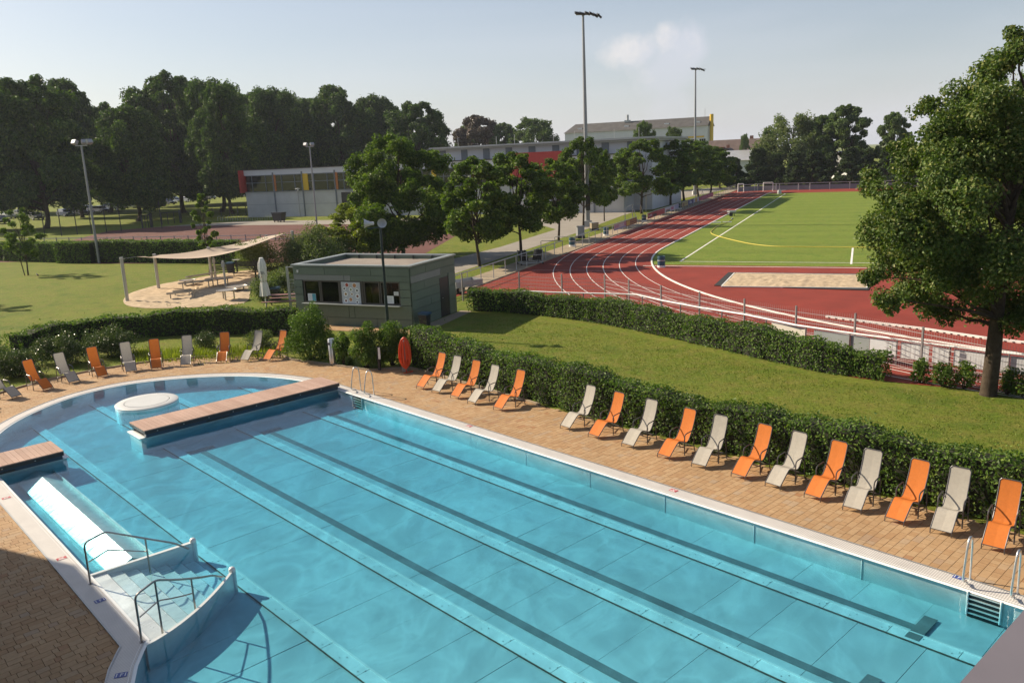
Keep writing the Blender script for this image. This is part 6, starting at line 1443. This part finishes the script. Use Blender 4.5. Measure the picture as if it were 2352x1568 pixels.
# trailer
b = G(1068, 678); t = thing('trailer', 'small grey galvanised car trailer behind the mesh fence beside the kiosk', 'trailer', tuple(b), R(38)); L_, D_ = 2.0, 1.15
MB().box((0, 0, .62), (L_, D_, .04)).build('bed', MT['galv'], t)
for c_, s_ in (((0, -D_ / 2, .80), (L_, .03, .36)), ((0, D_ / 2, .80), (L_, .03, .36)), ((-L_ / 2, 0, .80), (.03, D_, .358)), ((L_ / 2, 0, .80), (.03, D_, .358))): MB().box(c_, s_).build('side_board', MT['pole'], t)
for y in (-D_ / 2 - .1, D_ / 2 + .1):
    o = MB().tube([(.1, y - .08, .28), (.1, y + .08, .28)], .28, 18).build('wheel', MT['rubber'], t); MB().tube([(.1, y - .09, .28), (.1, y + .09, .28)], .14, 12).build('rim', MT['white'], o); MB().lathe([(.34, -.11), (.34, .11)], (.1, y, .28), 18, Matrix.Rotation(R(90), 4, 'X')).build('mudguard', MT['black'], t)
MB().bar((-L_ / 2, 0, .5), (-L_ / 2 - .9, 0, .42), .08).build('drawbar', MT['dark'], t); MB().box((L_ / 2 + .02, -.45, .55), (.03, .2, .1)).build('tail_light', MT['red'], t); MB().box((L_ / 2 + .02, .45, .55), (.03, .2, .1)).build('tail_light', MT['red'], t)
b = G(1039, 712); t = thing('orange_panel', 'tall orange red metal door leaf standing at the kiosk side', 'panel', tuple(b), R(66)); MB().box((0, 0, .86), (.10, .32, 1.7)).build('leaf', simple('orange_red', (.42, .11, .05), .35, .3, .2, 2), t); MB().box((0, 0, 1.73), (.14, .36, .04)).build('cap', MT['galv'], t)
# line marking cart, yellow hose, small things on the pitch
b = G(1680, 497); t = thing('marking_cart', 'small grey line marking cart standing on the track kerb', 'cart', tuple(b), R(20)); MB().box((0, 0, .62), (.95, .55, .22)).build('tray', MT['galv'], t); MB().tube([(-.1, -.06, .22), (-.1, .06, .22)], .22, 14).build('wheel', MT['rubber'], t); MB().bar((.3, -.2, 0), (.2, -.2, .55), .06).bar((.3, .2, 0), (.2, .2, .55), .06).build('leg', MT['dark'], t); MB().bar((-.4, -.2, .7), (-1.1, -.3, .8), .04).bar((-.4, .2, .7), (-1.1, .3, .8), .04).build('handle', MT['galv'], t); MB().box((-.05, 0, .4), (.3, .3, .3)).build('bracket', MT['black'], t)
hp_ = [(1680, 505), (1667, 513), (1650, 519), (1637, 529), (1633, 534), (1637, 539), (1655, 545), (1690, 554), (1730, 562), (1780, 567), (1850, 568), (1960, 569), (2100, 571)]
t = thing('yellow_hose', 'long yellow hose curving across the football pitch', 'hose', tuple(G(1690, 554))); MT['yhose'] = simple('yellow_hose', (.62, .50, .08), .5, 0, .06)
MB().tube([p + Vector((0, 0, .05)) for p in smooth_path([tuple(G(*q)) for q in hp_], 5)], .032, 7).build('hose', MT['yhose'], t, world=True, smooth=True); MB().tube([G(1680, 505) + Vector((0, 0, .06)), G(1682, 502) + Vector((0, 0, .06))], .06, 7).build('coupling', MT['galv'], t, world=True)
for px, lb in (((1646, 512), 'short white bar lying on the grass near the hose end'), ((1670, 511), 'short white bar lying on the grass beside the hose')): t = thing('white_bar', lb, 'bar', tuple(G(*px)), R(-24)); MB().box((0, 0, .06), (1.0, .18, .08)).build('bar', MT['white'], t)
pline(G(1955, 607), G(1955, 607) + TD * ((G(1956, 570) - G(1955, 607)).length), .14, .0225, pitch); 
b = G(1790, 446); t = thing('bollard', 'small grey roller at the far pitch corner', 'roller', tuple(b)); MB().lathe([(.35, 0), (.38, .3), (.3, .7), (.001, .72)], n=14).build('body', MT['galv'], t, smooth=True); MB().box((0, 0, .75), (.5, .2, .08)).build('lid', MT['pole'], t)
# far barrier
fpx = [(1695, 441), (1740, 438.5), (1790, 437.5), (1860, 436), (1985, 433), (2150, 429)]
fq = [G(*p) for p in fpx]; t = thing('far_barrier', 'low grey boarded barrier closing the far end of the track', 'barrier', tuple(fq[2])); fh = 1.3
for a, b in zip(fq, fq[1:]):
    MB().bar(a + Vector((0, 0, fh)), b + Vector((0, 0, fh)), .10, .10).build('top_rail', MT['galv'], t, world=True); MB().bar(a + Vector((0, 0, .5)), b + Vector((0, 0, .5)), .05, .9).build('board', MT['pgrey'], t, world=True)
    for f in np.arange(0, 1, max(.05, 3.5 / (b - a).length)): q = a.lerp(b, f); MB().box((q.x, q.y, fh / 2), (.14, .14, fh)).build('post', MT['galv'], t, world=True)
for (x0, x1, y) in ((1695, 1708, 441), (1753, 1775, 438)):
    a = G(x0, y + 1); b = G(x1, y + .4); g = thing('gate_frame', 'white tubular gate frame ' + ('beside the railing end' if x0 < 1700 else 'in the middle of the far barrier'), 'gate', tuple(a)); MB().tube(fillet([a, a + Vector((0, 0, 1.6)), b + Vector((0, 0, 1.6)), b], .1), .07, 6).build('frame', MT['white'], g, world=True); MB().bar(a + Vector((0, 0, .9)), b + Vector((0, 0, .9)), .06).build('middle_bar', MT['galv'], g, world=True)
# ------------------------------------------------------------------ things around the court
a, b = G(40, 560), G(560, 553); t = thing('court_railing', 'double pale rail fence along the red court behind the back hedge', 'railing', tuple((a + b) / 2)); h_ = hgt(a.lerp(b, .3), 546)
a2, b2 = G(-60, 562), G(850, 550)
for z in (h_, h_ - .45): MB().bar(Vector((a2.x, a2.y, z)), Vector((b2.x, b2.y, z)), .06, .08).build('rail', MT['galv'], t, world=True)
for f in np.linspace(0, 1, 30): q = a2.lerp(b2, f); MB().box((q.x, q.y, (h_ + .1) / 2), (.09, .09, h_ + .1)).build('post', MT['mast'], t, world=True)
for i, (x, y, ty) in enumerate([(104, 545, 478), (142, 542, 480), (178, 539, 478), (211, 537, 474), (245, 534, 474), (279, 531, 470), (372, 525, 462)]):
    b = G(x, y); h = hgt(b, ty); t = thing('net_pole', 'dark slim net pole on the far side of the red court', 'pole', tuple(b), 0, 'net poles behind the court'); MB().cyl((0, 0, 0), .07, h, 8).build('pole', MT['dark'], t); MB().box((0, 0, h), (.16, .16, .05)).build('cap', MT['dark'], t)
for (x0, x1, y0, y1, h, lb) in ((328, 349, 524, 522, 2.0, 'low dark timber gate by the leaning trunk'), (372, 416, 516, 512, 1.9, 'dark barred gate in front of the tallest tree')):
    a = G(x0, y0); b = G(x1, y1); t = thing('park_gate', lb, 'gate', tuple(a)); MB().bar(a + Vector((0, 0, h)), b + Vector((0, 0, h)), .14).build('top_rail', MT['dark'], t, world=True)
    MB().box((b.x, b.y, h * .55), (.35, .35, h * 1.15)).build('gate_post', MT['dark'], t, world=True); MB().box((a.x, a.y, h * .5), (.2, .2, h)).build('gate_post', MT['dark'], t, world=True)
    for f in (.33, .66): q = a.lerp(b, f); MB().box((q.x, q.y, h / 2), (.09, .09, h)).build('bar', MT['dark'], t, world=True)
a, b = G(470, 500), G(566, 494); t = thing('park_fence', 'low dark wire fence between the trees and the hall end', 'fence', tuple(a.lerp(b, .5)))
for f in np.linspace(0, 1, 6): q = a.lerp(b, f); MB().box((q.x, q.y, .85), (.12, .12, 1.7)).build('post', MT['dark'], t, world=True)
for z in (.5, 1.0, 1.5): MB().bar(a + Vector((0, 0, z)), b + Vector((0, 0, z)), .03).build('wire', MT['dark'], t, world=True)
for i in range(11):
    b = G(504 + 11.3 * i, 508 - i * .3); t = thing('bike_hoop', 'pale bent tube bicycle hoop in front of the hall', 'bicycle stand', tuple(b), R(65), 'bicycle hoops by the hall'); MB().tube(fillet([(-.35, 0, 0), (-.35, 0, .8), (.35, 0, .8), (.35, 0, 0)], .3), .03, 6).build('tube', MT['galv'], t); MB().box((0, 0, .35), (.68, .03, .03)).build('crossbar', MT['galv'], t)
b = G(642, 510); t = thing('waste_container', 'large black four wheeled waste container before the hall wall', 'container', tuple(b), R(-25)); MB().add([(-.75, -.5, .2), (.75, -.5, .2), (.75, .5, .2), (-.75, .5, .2), (-.95, -.6, 1.35), (.95, -.6, 1.35), (.95, .6, 1.35), (-.95, .6, 1.35)], [(3, 2, 1, 0), (4, 5, 6, 7), (0, 1, 5, 4), (1, 2, 6, 5), (2, 3, 7, 6), (3, 0, 4, 7)]).build('body', MT['black'], t); MB().box((0, 0, 1.45), (2.0, 1.3, .16)).build('lid', MT['dark'], t)
for x in (-.6, .6):
    for y in (-.4, .4): MB().tube([(x, y - .04, .1), (x, y + .04, .1)], .1, 8).build('wheel', MT['rubber'], t)
for px, lb in (((1460, 461), 'dark picnic bench under the avenue trees in the shaded yard'),): t = thing('yard_bench', lb, 'bench', tuple(G(*px)), R(-24)); MB().box((0, 0, .9), (4.2, .9, .08)).build('table_top', MT['bark'], t); MB().box((0, -1, .5), (4.2, .4, .06)).build('seat', MT['bark'], t); MB().box((-1.5, -.2, .45), (.12, 1.6, .9)).build('trestle', MT['dark'], t); MB().box((1.5, -.2, .45), (.12, 1.6, .9)).build('trestle', MT['dark'], t)
# ------------------------------------------------------------------ parked cars
def carpaint(name, c): 
    m, nt = newmat(name); out(nt, princ(nt, c, .28, .25, None, .6, **{'Coat Weight': .6})); return m
CM = {'white': carpaint('car_white', (.66, .66, .66)), 'silver': carpaint('car_silver', (.38, .39, .41)), 'dark': carpaint('car_dark', (.03, .034, .045)), 'blue': carpaint('car_blue', (.03, .05, .11)), 'beige': carpaint('car_beige', (.52, .49, .43)), 'grey': carpaint('car_grey', (.14, .145, .155))}
def make_car(van):
    t = thing('parked_car'); wd = .88
    if van: low = [(-2.2, .32), (-2.25, .75), (-2.15, 1.02), (1.25, 1.02), (2.05, .86), (2.25, .6), (2.2, .32)]; cab = [(-2.12, 1.02), (-1.95, 1.58), (-1.6, 1.68), (.25, 1.68), (.6, 1.55), (1.35, 1.02)]
    else: low = [(-2.1, .30), (-2.15, .70), (-2.0, .92), (1.0, .92), (2.0, .78), (2.15, .55), (2.1, .30)]; cab = [(-1.95, .92), (-1.45, 1.38), (-.9, 1.46), (.05, 1.45), (.4, 1.36), (1.1, .92)]
    def ext(prof, w0, w1, name, mat, par):
        m = MB(); n = len(prof); zs = [p[1] for p in prof]; zmin, zmax = min(zs), max(zs)
        f = lambda z: w0 + (w1 - w0) * (z - zmin) / (zmax - zmin)
        vs = [(x, -f(z), z) for x, z in prof] + [(x, f(z), z) for x, z in prof]; fs = [tuple(range(n)), tuple(range(2 * n - 1, n - 1, -1))] + [(i, n + i, n + (i + 1) % n, (i + 1) % n) for i in range(n)]
        m.add(vs, fs); return m.build(name, mat, par)
    body = ext(low, wd, wd * .97, 'body', CM['white'], t); cb = ext(cab, wd * .96, wd * .74, 'cabin', CM['white'], t)
    zc = [(x * .93 - .02, .06 + z * .93) for x, z in cab]
    for s_ in (-1, 1):
        z0, z1 = cab[0][1] + .06, cab[2][1] - .12; m = MB(); y0, y1 = wd * .945 + .012, wd * .765 + .012
        m.add([(cab[0][0] + .35, s_ * y0, z0), (cab[-1][0] - .30, s_ * y0, z0), (cab[-2][0] - .15, s_ * y1, z1), (cab[1][0] + .30, s_ * y1, z1)], [(0, 1, 2, 3)]); m.build('side_window', MT['glass'], cb)
    a, b = cab[-1], cab[-2]; m = MB(); m.add([(a[0] + .012, -wd * .86, a[1] + .04), (a[0] + .012, wd * .86, a[1] + .04), (b[0] + .03, wd * .72, b[1] - .05), (b[0] + .03, -wd * .72, b[1] - .05)], [(0, 1, 2, 3)]); m.build('windscreen', MT['glass'], cb)
    for x in (-1.35, 1.35):
        for y in (-wd + .08, wd - .08):
            o = MB().tube([(x, y - .10, .32), (x, y + .10, .32)], .32, 16).build('wheel', MT['rubber'], t); MB().tube([(x, y - .105, .32), (x, y + .105, .32)], .19, 12).build('rim', MT['galv'], o)
    for y in (-.6, .6): MB().box((2.16 if van else 2.07, y, .68), (.16, .34, .14)).build('headlight', MT['white'], t)
    return t
cars = {}
def car(px, rz, colr, van, label, s=1.0):
    if van not in cars: t = cars[van] = make_car(van)
    else: t = copy_tree(cars[van])
    t.location = G(*px); t.rotation_euler = (0, 0, R(rz)); t.scale = (s, s, s); tag(t, label, 'car', 'cars parked under the trees')
    for ch in t.children:
        if ch.name.split('.')[0] in ('body', 'cabin'): ch.material_slots[0].link = 'OBJECT'; ch.material_slots[0].material = CM[colr]
for a_ in [((262, 484), -12, 'beige', True, 'beige people carrier standing alone beside the thick trunk', 1.18), ((300, 478), -60, 'white', False, 'small white car behind the leaning trunk', 1.1), ((232, 488), -35, 'dark', False, 'dark car directly behind the beige people carrier', 1.1), ((186, 493), -40, 'dark', False, 'dark saloon in the middle of the shaded car row', 1.15), ((152, 497), -40, 'blue', False, 'dark blue car next to the thickest trunk', 1.15), ((205, 486), -40, 'white', False, 'white car in the back row by the floodlight pole', 1.1), ((178, 483), -40, 'silver', False, 'silver car in the back row behind the dark saloon', 1.1), ((83, 505), -45, 'dark', False, 'dark car by the young tree', 1.15), ((20, 502), -45, 'silver', False, 'silver blue car at the end of the row', 1.15), ((4, 514), -45, 'dark', False, 'dark car at the near end of the row', 1.15), ((48, 497), -45, 'grey', False, 'grey car half behind the young tree', 1.1), ((336, 475), -30, 'white', True, 'white van left of the white hatchback', 1.0), ((364, 473), -30, 'white', False, 'white hatchback between the two trunks', 1.1), ((385, 470), -30, 'dark', False, 'dark hatchback beside the white hatchback', 1.1), ((402, 467), -30, 'silver', True, 'silver people carrier next to the tallest tree trunk', 1.1), ((430, 464), -30, 'silver', False, 'silver car just behind the sapling', 1.1), ((456, 461), -30, 'white', False, 'white car with its front in the sun behind the sapling', 1.1), ((480, 458), -30, 'grey', False, 'grey car in the deep shade behind the close trunks', 1.1), ((545, 453), -20, 'white', False, 'white car between the last trunk and the hall', 1.1), ((560, 452), -20, 'grey', False, 'grey car half hidden behind the hall corner', 1.1)]: car(*a_)
# ================================================================== AIR
m, nt = newmat('haze'); pv = N(nt, 'ShaderNodeVolumePrincipled'); pv.inputs['Color'].default_value = (.80, .87, 1.0, 1); pv.inputs['Density'].default_value = .00014; pv.inputs['Anisotropy'].default_value = .25
o = N(nt, 'ShaderNodeOutputMaterial'); nt.links.new(pv.outputs[0], o.inputs['Volume'])
hz = MB().box((0, 1800, 19), (5200, 5200, 42)).build('haze', m); hz['kind'] = 'stuff'; hz['label'] = 'thin summer haze in the air'
